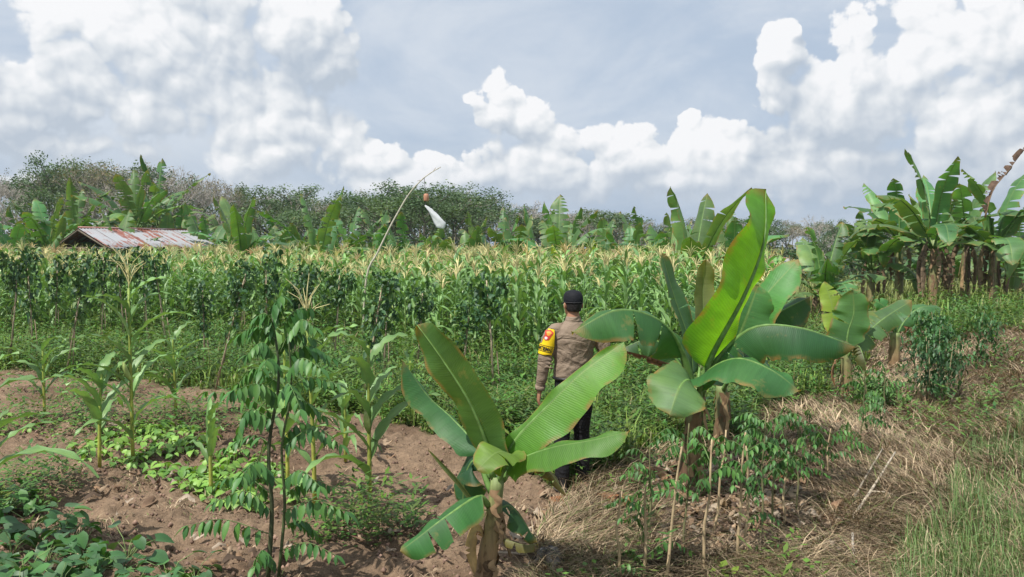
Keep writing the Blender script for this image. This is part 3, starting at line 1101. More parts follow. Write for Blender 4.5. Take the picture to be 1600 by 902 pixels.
hero_banana('young banana plant with one upright round-tipped leaf between the tall clump and the straw', (1324, 630), 10.6, (1320, 545), 0.085, 0.065, [
    dict(p=[(1322, 560), (1325, 520), (1334, 490), (1332, 452)], w=62, n=(0, -0.9, 0.4), fold=0.05, curl=0.3, strips=2, tear=0.1, colr=(0.08, 0.19, 0.065)),
    dict(p=[(1324, 560), (1350, 525, 0.2), (1385, 495, 0.3), (1425, 470, 0.4)], w=48, n=(-0.1, -0.7, 0.6), fold=0.0, curl=0.4, strips=5, tear=0.3, colr=(0.07, 0.15, 0.055)),
    dict(p=[(1320, 560), (1305, 510, 0.1), (1298, 470, 0.2), (1288, 440, 0.3)], w=34, n=(-0.1, -0.8, 0.4), fold=0.1, curl=0.3, strips=3, tear=0.3, colr=(0.20, 0.30, 0.04)),
    dict(p=[(1320, 560), (1290, 530, 0.2), (1265, 535, 0.3), (1248, 560, 0.3)], w=46, n=(-0.1, -0.5, 0.8), fold=-0.2, curl=0.5, strips=6, tear=0.4, colr=(0.04, 0.11, 0.04)),
    dict(p=[(1324, 560), (1340, 540, -0.3), (1350, 560, -0.5), (1355, 590, -0.5)], w=30, n=(0.2, -0.6, 0.6), fold=-0.4, curl=0.8, strips=5, tear=0.5, colr=(0.10, 0.11, 0.04)),
    dict(p=[(1320, 560), (1308, 560, -0.2), (1300, 580, -0.3), (1305, 605, -0.3)], w=18, n=(-0.3, -0.6, 0.3), fold=-0.5, curl=1.2, strips=6, tear=0.8, colr=BROWN, mat=M_DRY, name='dry_leaf'),
], 41, 5)

hero_banana('young banana plant with a half yellow torn leaf beside the heap of dry litter', (1396, 578), 13.4, (1398, 520), 0.10, 0.08, [
    dict(p=[(1398, 530), (1400, 505), (1378, 490, -0.2), (1345, 520, -0.4)], w=44, n=(-0.1, -0.5, 0.8), fold=-0.1, curl=0.4, strips=4, tear=0.3, colr=(0.12, 0.18, 0.05)),
    dict(p=[(1398, 530), (1415, 500), (1440, 480), (1475, 482)], w=34, n=(0.1, -0.5, 0.8), fold=-0.1, curl=0.4, strips=5, tear=0.4, colr=(0.05, 0.14, 0.05)),
    dict(p=[(1397, 530), (1395, 500), (1380, 478), (1365, 470)], w=28, n=(-0.1, -0.8, 0.4), fold=0.0, curl=0.4, strips=3, tear=0.3, colr=(0.05, 0.16, 0.05)),
    dict(p=[(1398, 530), (1410, 510), (1425, 515), (1430, 545)], w=26, n=(0.1, -0.5, 0.8), fold=-0.3, curl=0.8, strips=7, tear=0.8, colr=BROWN, mat=M_DRY, name='dry_leaf'),
], 43, 5)


def banana(label, px, d, top_py, leaf_m, n, seed, base_h=None, ragged=0.4, skirt=0, group=None, yellow=0, lean=0.0, arch=(0.25, 1.45), stem=True, width=0.5):
    """free-standing banana plant: spiral of leaves, erect inside, arching outside"""
    r = random.Random(seed)
    b = Vector(((px - 800.0) / F * d, d, 0))
    b.z = gz(b.x, b.y) - 0.05
    root = thing('banana_plant', label, 'banana plant', b, group)
    topz = P(px, top_py, d).z
    leaf_m *= 1.40
    n += 3
    width *= 1.55
    sh = base_h if base_h is not None else max(0.5, topz - leaf_m * 0.82)
    crown = b + Vector((lean, 0, sh))
    if stem:
        stem_mesh(root, b, [b, (b + crown) / 2 + Vector((lean * 0.1, 0, 0)), crown], (0.15, 0.09), strips=4 + skirt, seed=seed, dry=0.5)
    for i in range(n):
        t_ = i / max(1, n - 1)
        az = i * 2.4 + r.uniform(-0.35, 0.35) + seed
        out = Vector((math.cos(az), math.sin(az), 0))
        el = math.radians(76 - 60 * t_ + r.uniform(-11, 11))
        if i == 1: el = math.radians(86)
        ar = arch[0] + (arch[1] - arch[0]) * t_ * r.uniform(0.7, 1.25)
        ln = leaf_m * r.uniform(0.85, 1.08)
        pts = [crown - Vector((0, 0, 0.25)) + out * 0.03]
        p = pts[0].copy()
        for k in range(4):
            e = el - ar * (k / 3.0) ** 1.5
            p = p + (out * math.cos(e) + Vector((0, 0, math.sin(e)))) * ln / 4
            pts.append(p.copy())
        g = r.uniform(0.75, 1.35)
        c = (0.064 * g * r.uniform(0.9, 1.5), 0.168 * g, 0.062 * g)
        if i < yellow:
            c = (0.24, 0.34, 0.05)
        banana_leaf(root, b, pts, width * r.uniform(0.85, 1.1), Vector((0, 0, 1)) - out * 0.6, seed=seed * 7 + i, fold=r.uniform(-0.2, 0.35), curl=r.uniform(0.2, 0.7),
                    strips=int(2 + ragged * 16), tear=ragged * r.uniform(0.5, 1.4), colr=c, seg=22, mat=M_BANFAR, petiole=0.16)
    for i in range(skirt):
        az = r.uniform(0, 6.28)
        out = Vector((math.cos(az), math.sin(az), 0))
        c0 = crown - Vector((0, 0, r.uniform(0.1, 0.45)))
        ln = r.uniform(0.9, 1.5) * min(1.0, sh / 1.6)
        pts = [c0, c0 + out * 0.22 * ln + Vector((0, 0, 0.05 * ln)), c0 + out * 0.36 * ln - Vector((0, 0, 0.30 * ln)), c0 + out * 0.34 * ln - Vector((0, 0, 0.75 * ln)), c0 + out * 0.30 * ln - Vector((0, 0, 1.05 * ln))]
        g = r.uniform(0.5, 1.25)
        banana_leaf(root, b, pts, 0.30, out, seed=seed * 5 + i, fold=-0.5, curl=1.0, strips=9, tear=0.9, colr=(0.23 * g, 0.165 * g, 0.115 * g), seg=16, mat=M_DRY, name='dry_leaf', rib=False)
    return root


GR = 'banana plants standing behind the corn field'
for a in [
    ('low banana plant between the two bushy ones at the far left', 48, 31, 350, 1.6, 7, 101),
    ('banana plant peeping over the left half of the shed roof', 165, 40, 318, 1.9, 8, 102),
    ('banana plant with tan withered leaf right of the feathered tall one', 285, 39, 318, 1.9, 8, 103, None, 0.6, 3),
    ('low banana plant between the shed and the wide broad-leaved one', 352, 33, 352, 1.5, 7, 104),
    ('low banana plant left of the withered one by the bent pole', 465, 34, 350, 1.5, 7, 105, None, 0.4, 2),
    ('low banana plant at the foot of the bent pole', 590, 33, 356, 1.5, 7, 106, None, 0.4, 2),
    ('small banana plant between the hanging bag and the brown-curled banana', 768, 34, 358, 1.5, 7, 107, None, 0.5, 3),
    ('small banana plant between the upright one and the tassels above the man', 940, 33, 360, 1.5, 7, 108, None, 0.4, 1),
    ('banana plant at the left edge left of the shed with pale arching leaves', 22, 33, 345, 2.0, 8, 3, None, 0.5, 1),
    ('bushy banana plant directly left of the shed with broad drooping leaves', 78, 36, 300, 2.3, 9, 4, None, 0.5, 2),
    ('banana plant behind the left end of the shed roof with two pale upright leaves', 118, 38, 290, 2.2, 9, 5, None, 0.4, 1),
    ('banana plant with a lime upright leaf rising behind the middle of the shed roof', 212, 38, 262, 2.5, 10, 6, None, 0.45, 1),
    ('tall banana plant with dark feathered leaves behind the shed roof', 248, 41, 255, 2.6, 9, 8, None, 0.8, 1),
    ('low banana plant at the right end of the shed roof', 325, 36, 335, 1.9, 7, 9, None, 0.5, 1),
    ('dark banana plant with wide broad leaves right of the shed', 378, 35, 298, 2.5, 9, 10, None, 0.35, 2),
    ('small banana plant in the gap between the shed and the brown-skirted banana', 430, 37, 350, 1.8, 7, 12, None, 0.5, 1),
    ('banana plant with brown hanging dead leaves left of the bent pole', 497, 31, 303, 2.5, 9, 13, None, 0.6, 5),
    ('banana plant with withered tan leaves just left of the bent pole', 545, 36, 330, 2.0, 8, 14, None, 0.6, 4),
    ('low banana plant just right of the bent pole below the dark tree', 658, 34, 362, 1.5, 7, 16, None, 0.4, 1),
    ('low banana plant under the white plastic bag', 690, 33, 364, 1.5, 8, 17, None, 0.3, 0),
    ('low banana plant right of the white plastic bag', 728, 35, 362, 1.5, 7, 18, None, 0.4, 1),
    ('banana plant with brown curled dead leaves, left neighbour of the upright one', 806, 31, 335, 1.9, 8, 19, None, 0.6, 4),
    ('banana plant with three upright leaves above the man and withered ones around', 872, 29, 312, 2.0, 9, 20, None, 0.5, 4),
    ('small banana plant with a single lime yellow leaf above the man', 905, 25, 378, 1.3, 6, 22, None, 0.3, 0, GR, 2),
    ('low banana plant behind the tassels right of the man', 985, 32, 356, 1.6, 7, 24, None, 0.4, 1),
    ('small banana plant left of the one with the two tall leaves', 1030, 34, 352, 1.7, 7, 25, None, 0.4, 1),
    ('banana plant with two tall broad leaves above the corn tassels', 1082, 23, 292, 2.3, 9, 26, None, 0.15, 2),
    ('banana plant with drooping leaves behind the tall sunlit leaf', 1145, 28, 350, 1.8, 8, 27, None, 0.4, 1),
]:
    a = list(a)
    while len(a) < 10: a.append(1)
    if len(a) < 11: a.append(GR)
    banana(*a)
_r = random.Random(404)
_px = -10
while _px < 1190:
    _seg = 'left of the shed' if _px < 110 else 'behind the shed' if _px < 340 else 'between the shed and the bent pole' if _px < 580 else 'between the bent pole and the man' if _px < 860 else 'between the man and the large banana plant'
    banana('low banana plant behind the corn %s' % _seg, _px, _r.uniform(33, 43), _r.uniform(318, 352), _r.uniform(1.8, 2.3), _r.choice((4, 5, 6)), int(600 + _px), None, _r.uniform(0.3, 0.8), _r.choice((0, 1, 3)), 'low bananas %s' % _seg)
    _px += _r.uniform(34, 62)
GC = 'banana clump at the right edge'
banana('banana plant with brown broken leaves between the small tin roof and the right clump', 1287, 21, 378, 1.5, 7, 51, 1.15, 0.5, 5, 'banana plants at the right')
banana('left banana plant of the right clump on a bare dark trunk', 1405, 26, 286, 1.9, 7, 52, 2.3, 0.3, 3, GC, width=0.48, arch=(0.4, 1.9))
banana('foremost banana plant of the right clump with a shaggy skirt of dry leaves', 1458, 23, 272, 2.2, 8, 53, 2.05, 0.3, 9, GC, width=0.48, arch=(0.4, 1.9))
banana('banana plant in the middle of the right clump with grey hanging dead leaves', 1508, 25, 310, 1.8, 4, 54, 2.1, 0.4, 8, GC, width=0.45, arch=(0.5, 2.0))
banana('rightmost banana plant of the right clump with a thick skirt of tan dead leaves', 1552, 22.5, 305, 2.0, 6, 57, 1.95, 0.4, 10, GC, width=0.46, arch=(0.5, 2.0))
banana('low banana plant behind the right clump near the picture edge', 1592, 28, 340, 1.9, 7, 58, 1.2, 0.5, 4, GC)
banana('banana plant with long drooping leaves just left of the right clump', 1362, 27, 345, 1.8, 7, 59, 1.5, 0.4, 3, 'banana plants at the right', width=0.5)
banana('smaller banana plant in the gap behind the right clump', 1478, 30, 310, 2.0, 8, 61, 1.7, 0.4, 4, GC)
# the dead leaf standing up against the sky at the right edge
dl = P(1545, 305, 21.5)
dlr = thing('dead_banana_leaf', 'dead black frayed leaf sticking up against the sky at the right edge', 'dead leaf', dl)
banana_leaf(dlr, dl, [P(1540, 340, 21.5), P(1552, 298, 21.5), P(1575, 268, 21.5), P(1615, 215, 21.5)], 0.42, (0.5, -0.6, 0.3), seed=5, fold=-0.5, curl=0.6, strips=19, tear=1.0, colr=(0.10, 0.065, 0.05), mat=M_DRY, name='blade', petiole=0.05, seg=26)


# ------------------------------------------------------------------ corn
def corn_parts(seed, H, nleaf, tassel=True, lseg=9, Lm=0.75, ear=True, big=1.0, low=0.12, tr=1.0):
    r = random.Random(seed)
    g0 = (0.15, 0.285, 0.09)
    st = MB((0.20, 0.27, 0.07))
    bend = r.uniform(-0.04, 0.04)

    def ax(t_):
        return Vector((bend * H * t_ * t_, bend * 0.6 * H * t_ * t_, H * t_))
    st.tube([ax(i / 6) for i in range(7)], [(0.014 if tr == 1 else 0.019) - 0.008 * i / 6 for i in range(7)], 6, cols=[((0.22 if tr == 1 else 0.36) - 0.02 * i, (0.26 if tr == 1 else 0.36) - 0.005 * i, 0.07) for i in range(7)])
    leaves = []
    az0 = r.uniform(0, 6.28)
    for i in range(nleaf):
        t_ = low + (0.93 - low) * i / max(1, nleaf - 1)
        az = az0 + math.pi * (i % 2) + r.uniform(-0.5, 0.5)
        out = Vector((math.cos(az), math.sin(az), 0))
        side = Vector((-math.sin(az), math.cos(az), 0))
        L = Lm * r.uniform(0.8, 1.15) * (0.6 + 0.4 * math.sin(math.pi * min(1, t_ + 0.15)))
        e0 = math.radians(r.uniform(55, 76))
        ar = r.uniform(1.3, 2.6) * (1.15 - 0.45 * t_)
        W = 0.075 * big * r.uniform(0.8, 1.2)
        mb = MB()
        g = r.uniform(0.75, 1.25)
        c = (g0[0] * g, g0[1] * g, g0[2] * g * 1.1)
        tw = r.uniform(-0.5, 0.5)
        p = ax(t_)
        prev = None
        for k in range(lseg + 1):
            s_ = k / lseg
            e = e0 - ar * s_ ** 1.4
            T = out * math.cos(e) + Vector((0, 0, math.sin(e)))
            N = Vector((0, 0, math.cos(e))) - out * math.sin(e)
            S2 = (side * math.cos(tw * s_) + N * math.sin(tw * s_))
            w = W * (min(1, s_ * 5 + 0.3)) * max(0.02, 1 - s_ ** 2.4) * 0.5
            wav = 0.012 * math.sin(k * 2.2 + i) * (k > 1)
            row = [mb.v(p - S2 * w + N * (w * 0.45 + wav), c, (s_, 0)), mb.v(p, (c[0] * 1.3, c[1] * 1.15, c[2] * 1.1), (s_, 0.5)), mb.v(p + S2 * w + N * (w * 0.45 - wav), c, (s_, 1))]
            if prev:
                mb.f(prev[0], prev[1], row[1], row[0])
                mb.f(prev[1], prev[2], row[2], row[1])
            prev = row
            p = p + T * L / lseg
        leaves.append(mb)
    ts = None
    if tassel:
        ts = MB((0.52, 0.42, 0.18))
        top = ax(1)
        for k in range(9 if tr == 1 else 14):
            a = r.uniform(0, 6.28)
            sp = 0.0 if k == 0 else r.uniform(0.35, 0.95)
            L = r.uniform(0.18, 0.32) * (1.2 if k == 0 else 1)
            o = Vector((math.cos(a), math.sin(a), 0))
            b = top + Vector((0, 0, 0.012 * k))
            g = r.uniform(0.85, 1.2)
            ts.tube([b, b + o * (L * 0.4 * math.sin(sp)) + Vector((0, 0, L * 0.5)), b + o * (L * 1.0 * math.sin(sp)) + Vector((0, 0, L * math.cos(sp) * 0.95))], [0.005 * tr, 0.0085 * tr, 0.004 * tr], 3, (0.72 * g, 0.66 * g, 0.34 * g), cap=False)
    er = None
    if ear:
        er = MB((0.30, 0.38, 0.12))
        b = ax(0.48)
        a = az0 + 0.5
        o = Vector((math.cos(a), math.sin(a), 0))
        er.tube([b, b + o * 0.04 + Vector((0, 0, 0.07)), b + o * 0.07 + Vector((0, 0, 0.15)), b + o * 0.085 + Vector((0, 0, 0.2))], [0.012, 0.028, 0.022, 0.006], 7, (0.32, 0.40, 0.13))
    return st, leaves, ts, er


def corn_thing(parts, label, loc, rz, group=None, joined=False):
    st, lv, ts, er = parts
    root = thing('corn_plant', label, 'corn plant', loc, group, rz)
    st.build('stalk', M_STEM, root)
    if joined:
        j = MB()
        for m in lv: j.add(m)
        j.build('leaves', M_CORN, root)
    else:
        for m in lv: m.build('leaf', M_CORN, root)
    if ts: ts.build('tassel', M_STRAW, root)
    if er: er.build('ear', M_STEM, root)
    return root


def hero_corn(label, px, py, top_py, seed, nleaf, tassel, rz=0, Lm=0.8, big=1.0, ear=False, low=0.12):
    b = G(px, py)
    H = P(px, top_py, b.y).z - b.z - (0.2 if tassel else 0)
    corn_thing(corn_parts(seed, H, nleaf, tassel, 14, Lm, ear, big, low, 0.62), label, b, rz)


GROUPC = None
hero_corn('tall lone corn plant with a pale tassel beside the lime green seedlings', 208, 728, 418, 61, 12, True, 0.3, 0.88, 1.45, True, 0.14)
hero_corn('shorter corn plant immediately left of the tall lone one', 156, 735, 585, 62, 7, False, 0.1, 0.85, 1.4, False, 0.35)
hero_corn('short young corn plant standing in the right part of the lime green seedlings', 330, 775, 650, 63, 6, False, 0.2, 0.6, 0.8, False, 0.35)
hero_corn('bluish corn plant on bare soil left of the front banana plant', 578, 800, 540, 64, 9, False, 0.1, 0.85, 1.65, True, 0.2)
hero_corn('corn plant with a cream tassel behind the feathery sapling', 492, 795, 470, 66, 11, True, 0.4, 0.75, 1.2, False, 0.2)
hero_corn('corn plant half hidden behind the feathery sapling', 450, 770, 520, 67, 9, False, 1.0, 0.7, 1.1, False, 0.2)
hero_corn('corn plant cut by the left picture edge with broad leaves reaching in', -55, 880, 600, 68, 8, False, 0.15, 1.0, 1.5, False, 0.3)
hero_corn('corn plant cut by the left picture edge with low grey-green leaves', -25, 800, 680, 69, 6, False, 0.3, 0.75, 1.1, False, 0.3)
hero_corn('corn plant on the soil at the far left behind the weed row', 70, 655, 540, 81, 8, False, 0.5, 0.75, 1.3, False, 0.2)
hero_corn('corn plant with arching leaves between the tall lone one and the feathery sapling', 275, 655, 520, 82, 9, False, 0.9, 0.8, 1.3, False, 0.2)
hero_corn('knee-high corn plant beside the weeds right of the feathery sapling', 540, 720, 620, 83, 6, False, 0.2, 0.6, 1.2, False, 0.2)
hero_corn('small corn plant in the grass between the man and the bean stakes', 640, 640, 560, 70, 6, False, 0.5, 0.5, 0.9, False, 0.25)

LABF = 'corn plant with pale yellow tassel in the front rows of the dense corn field'


def build_corn_field():
    r = random.Random(99)
    full = [corn_thing(corn_parts(200 + k, 1.72, 10, True, 8, 0.72, k % 2 == 0, 1.0, 0.12), LABF, (0, 0, 0), 0, 'corn plants of the dense field') for k in range(5)]
    join = [corn_thing(corn_parts(300 + k, 1.72, 11, True, 7, 0.75, False, 1.1, 0.12), LABF, (0, 0, 0), 0, 'corn plants of the dense field', True) for k in range(6)]
    used = set()
    pts = []
    for ix in range(-90, 60):
        for iy in range(0, 62):
            x = ix * 0.38 + r.uniform(-0.12, 0.12) + (iy % 2) * 0.15
            y = 12.8 + iy * 0.5 + r.uniform(-0.12, 0.12)
            if abs(x) > 0.70 * y + 1: continue
            if not bool(corn_edge(np.array([x]), np.array([y]))[0]): continue
            if y < 16.5 and r.random() < 0.18: continue
            pts.append((y - 5.0 * float(1 - sstep(560, 760, to_px(x, y)[0])), x, y))
    pts.sort()
    near, rest = pts[:300], pts[300:]
    def where(x, y):
        px, _ = to_px(x, y)
        for lim, nm in ((120, 'behind the leftmost bean stakes'), (260, 'behind the tall lone corn plant'), (400, 'behind the mop-shaped bean plant'), (560, 'behind the feathery sapling'),
                        (700, 'behind the bluish corn plant'), (840, 'behind the lone dark bean plant'), (960, 'directly beyond the man'), (1100, 'between the man and the tall sunlit banana leaf')):
            if px < lim: return nm
        return 'at its right end'
    for i, (_, x, y) in enumerate(near):
        src = full[i % 5] if i < 70 else join[i % 6]
        sc = r.uniform(0.76, 1.12) * (0.93 + 0.14 * vnoise(x * 0.5, y * 0.5, 3))
        loc = (x, y, gz(x, y))
        if src.name not in used:
            used.add(src.name)
            src.location = loc
            src.rotation_euler = (0, 0, r.uniform(0, 6.28))
            KIDS[src.name] = list(src.children)
        else:
            src = copy_tree(src, None, loc, r.uniform(0, 6.28), (1, 1, sc))
        rowname = 'front edge' if _ < 14.1 else 'second rows'
        src['label'] = 'corn plant in the field\'s %s %s' % (rowname, where(x, y))
        src['group'] = 'corn plants in the %s %s' % (rowname, where(x, y))
    # the rest of the field as one mass
    vs = []
    for k in range(5):
        st, lv, ts, er = corn_parts(400 + k, 1.72, 10, True, 5, 0.78, False, 1.35, 0.35)
        j = MB()
        j.add(st)
        for m in lv: j.add(m)
        if k not in (1, 3): j.add(ts, tint=(0.66, 0.70, 0.66))
        vs.append(j)
    rest = [p for p in rest if p[2] < 27 or r.random() < 0.55]
    x = np.array([p[1] for p in rest]); y = np.array([p[2] for p in rest])
    n = len(x)
    print('far corn', n)
    tint = np.stack([rng.uniform(0.85, 1.25, n), rng.uniform(0.85, 1.15, n), rng.uniform(0.85, 1.15, n)], -1)
    me = scatter_merge('corn_field', vs, np.stack([x, y, gz(x, y)], -1), rng.random(n) * 6.28, rng.uniform(0.80, 1.14, n) * (0.92 + 0.16 * vnoise(x * 0.4, y * 0.4, 3)), tint, M_CORN, rng.integers(0, 5, n), rng.normal(0, 0.07, (n, 2)))
    tag(put('corn_field', me), 'far rows of the tasselled corn field reaching back to the bananas', 'corn field', kind='stuff')


build_corn_field()


# ------------------------------------------------------------------ leafy plants on stakes, saplings
def oval(L, W, c, seg=4, droop=0.25, heart=0.0):
    mb = MB(c)
    prev = None
    for k in range(seg + 1):
        t_ = k / seg
        w = W * 0.5 * (math.sin(math.pi * min(1, t_ * (1 - heart * 0.35) + 0.06 + heart * 0.3)) ** 0.8) if k < seg else 0.001
        z = -droop * L * t_ * t_
        x = L * t_
        row = [mb.v((x - (heart * 0.12 * L if k == 0 else 0), -w, z + w * 0.3), c, (t_, 0)), mb.v((x, 0, z), (c[0] * 1.2, c[1] * 1.1, c[2]), (t_, 0.5)), mb.v((x - (heart * 0.12 * L if k == 0 else 0), w, z + w * 0.3), c, (t_, 1))]
        if prev:
            mb.f(prev[0], prev[1], row[1], row[0])
            mb.f(prev[1], prev[2], row[2], row[1])
        prev = row
    return mb


def rotm(p, az, pitch, roll=0.0, sc=1.0):
    return Matrix.Translation(p) @ Matrix.Rotation(az, 4, 'Z') @ Matrix.Rotation(-pitch, 4, 'Y') @ Matrix.Rotation(roll, 4, 'X') @ Matrix.Scale(sc, 4)


def bean_variant(seed, H, bare):
    """bean vine wound round a slanting stake: bare below, a dense leafy mass above"""
    r = random.Random(seed)
    fo = MB()
    lf = [oval(0.07, 0.055, c, 2, 0.3, 0.6) for c in ((0.045, 0.115, 0.05), (0.065, 0.15, 0.055), (0.032, 0.085, 0.04), (0.11, 0.20, 0.06))]
    cl = []
    for k in range(14):
        t_ = r.random() ** 0.7
        a = r.uniform(0, 6.28)
        rr = 0.20 * r.random() ** 0.5 * (0.35 + 0.95 * t_)
        cl.append((Vector((math.cos(a) * rr, math.sin(a) * rr, bare + (H - bare) * t_)), r.uniform(0.07, 0.15)))
    for c, R in cl:
        for _ in range(21):
            d = Vector((r.gauss(0, 1), r.gauss(0, 1), r.gauss(0, 1))).normalized() * R * r.random() ** 0.4
            m = r.choice(lf)
            fo.add(m, rotm(c + d, r.uniform(0, 6.28), r.uniform(-0.9, 0.8), r.uniform(-0.7, 0.7), r.uniform(0.6, 1.25)))
    sm = MB((0.10, 0.11, 0.05))
    pts = []
    for k in range(12):
        t_ = k / 11
        pts.append((0.035 * math.cos(k * 1.5), 0.035 * math.sin(k * 1.5), t_ * H * 0.92))
    sm.tube(pts, 0.007, 4, (0.13, 0.11, 0.06))
    return fo, sm


BV = [bean_variant(500 + k, 1.0, 0.47) for k in range(5)]
BV = [(a.mesh('foliage', M_LEAF), b.mesh('vine_stem', M_STEM)) for a, b in BV]


def bean(label, px, py, top_py, lean, k, seed, width=1.0):
    r = random.Random(seed)
    b = G(px, py)
    H = P(px, top_py, b.y).z - b.z
    root = thing('climbing_bean_plant', label, 'bean plant', b, 'bean plants on slanting stakes')
    tilt = lean
    st = MB((0.36, 0.29, 0.20))
    L = H * 0.97
    st.tube([(0, 0, -0.05), (math.sin(tilt) * L * 0.5 + 0.015, 0, L * 0.5), (math.sin(tilt) * L, 0, L * math.cos(tilt))], [0.016, 0.014, 0.009], 6, (0.40, 0.33, 0.23))
    st.build('stake', M_BARK, root)
    if r.random() < 0.6:
        s2 = MB((0.2, 0.15, 0.10))
        s2.tube([(0.10, 0.03, -0.05), (0.07 + math.sin(tilt) * L * 0.3, 0.0, L * 0.42)], [0.010, 0.007], 5, (0.22, 0.17, 0.12))
        s2.build('prop_stick', M_BARK, root)
    fo, sm = BV[k % 5]
    rot = (0, tilt, r.uniform(0, 6.28))
    for nm, me in (('foliage', fo), ('vine_stem', sm)):
        o = put(nm, me, root)
        # tilt after spin
        o.rotation_mode = 'XYZ'
        o.matrix_local = Matrix.Rotation(tilt, 4, 'Y') @ Matrix.Rotation(rot[2], 4, 'Z') @ Matrix.Diagonal((width * 1.0, width * 1.0, H, 1))
    return root


for k, a in enumerate([
    ('bean plant on a stake at the far left edge of the stake row', 14, 572, 395, 0.12),
    ('bean plant on twin stakes, second from the left edge', 52, 562, 400, -0.03),
    ('bean plant on a pale slanting stake left of the tall lone corn', 102, 588, 405, 0.20),
    ('dark bean plant behind the pale slanting stake', 158, 545, 398, 0.05),
    ('bean plant directly behind the tassel of the tall lone corn', 232, 548, 392, -0.05),
    ('bean plant on a dark stick between the tall lone corn and the hanging mop-shaped one', 262, 560, 405, -0.12),
    ('mop-shaped bean plant hanging on a thin dark stick', 319, 586, 447, 0.0),
    ('bean plant on a pale slanting stake right of the mop-shaped one', 335, 612, 415, 0.28),
    ('dense dark bean plant behind the feathery sapling', 415, 590, 405, 0.02),
    ('bean plant on a thin stake behind the cream tassel', 455, 585, 420, 0.12),
    ('bean plant just right of the cream tassel', 520, 580, 425, 0.08),
    ('bean plant on a slanting stake behind the bluish corn', 562, 640, 440, 0.18),
    ('dark bean plant with a yellow leaf above the bluish corn', 598, 600, 435, 0.05),
    ('bean plant on a thin stake left of the lone dark one', 650, 590, 450, 0.08),
    ('bean plant on a slanting pale stake above the front banana', 720, 600, 470, 0.12),
    ('lone dark bean plant on a black stick left of the man', 772, 628, 432, -0.06),
]):
    bean(*a, k, 70 + k, 0.95 if 'mop' in a[0] or 'lone dark' in a[0] else 1.0)
# second, deeper line of bean plants towards the corn
for k, (px, py, tp) in enumerate([(85, 535, 405), (195, 536, 402), (375, 538, 410), (490, 536, 418)]):
    o = bean('bean plant in the back line of stakes directly in front of the corn', px, py, tp, random.Random(k).uniform(-0.1, 0.1), k + 2, 90 + k, 1.0)
    o['group'] = 'bean plants in the back line'


LEAFLETS = [oval(0.075, 0.029, c, 4, 0.25).mesh('leaflet', M_LEAF) for c in ((0.06, 0.175, 0.045), (0.085, 0.215, 0.05), (0.045, 0.14, 0.04))]
LEAFLETS_MB = [oval(0.075, 0.032, c, 3, 0.25) for c in ((0.055, 0.16, 0.04), (0.08, 0.20, 0.045), (0.045, 0.125, 0.035))]


def frond(parent, origin, pts, nl, size, seed, separate):
    """feather leaf: rachis with paired hanging leaflets"""
    r = random.Random(seed)
    sp = spline(pts, nl)
    mb = MB()
    mb.tube(sp, [0.0035 * (1 - 0.6 * i / nl) for i in range(nl + 1)], 4, (0.12, 0.20, 0.06))
    items = []
    for i in range(1, nl + 1):
        T = (sp[i] - sp[i - 1]).normalized()
        az = math.atan2(T.y, T.x)
        s_ = size * (0.75 + 0.35 * math.sin(math.pi * min(1, i / nl + 0.1)))
        for sg in (-1, 1):
            items.append((sp[i], az + sg * r.uniform(0.9, 1.3), r.uniform(-1.25, -0.55), r.uniform(-0.3, 0.3), s_ * r.uniform(0.85, 1.1)))
    items.append((sp[-1], math.atan2((sp[-1] - sp[-2]).y, (sp[-1] - sp[-2]).x), -0.5, 0, size))
    if separate:
        o = mb.build('frond', M_STEM, parent, origin)
        for p, az, pi_, ro, s_ in items:
            q = put('leaflet', r.choice(LEAFLETS), o)
            q.matrix_local = rotm(p - Vector(origin), az, pi_, ro, s_)
    else:
        for p, az, pi_, ro, s_ in items:
            mb.add(r.choice(LEAFLETS_MB), rotm(p, az, pi_, ro, s_))
        o = mb.build('frond', M_LEAF, parent, origin)
    return o


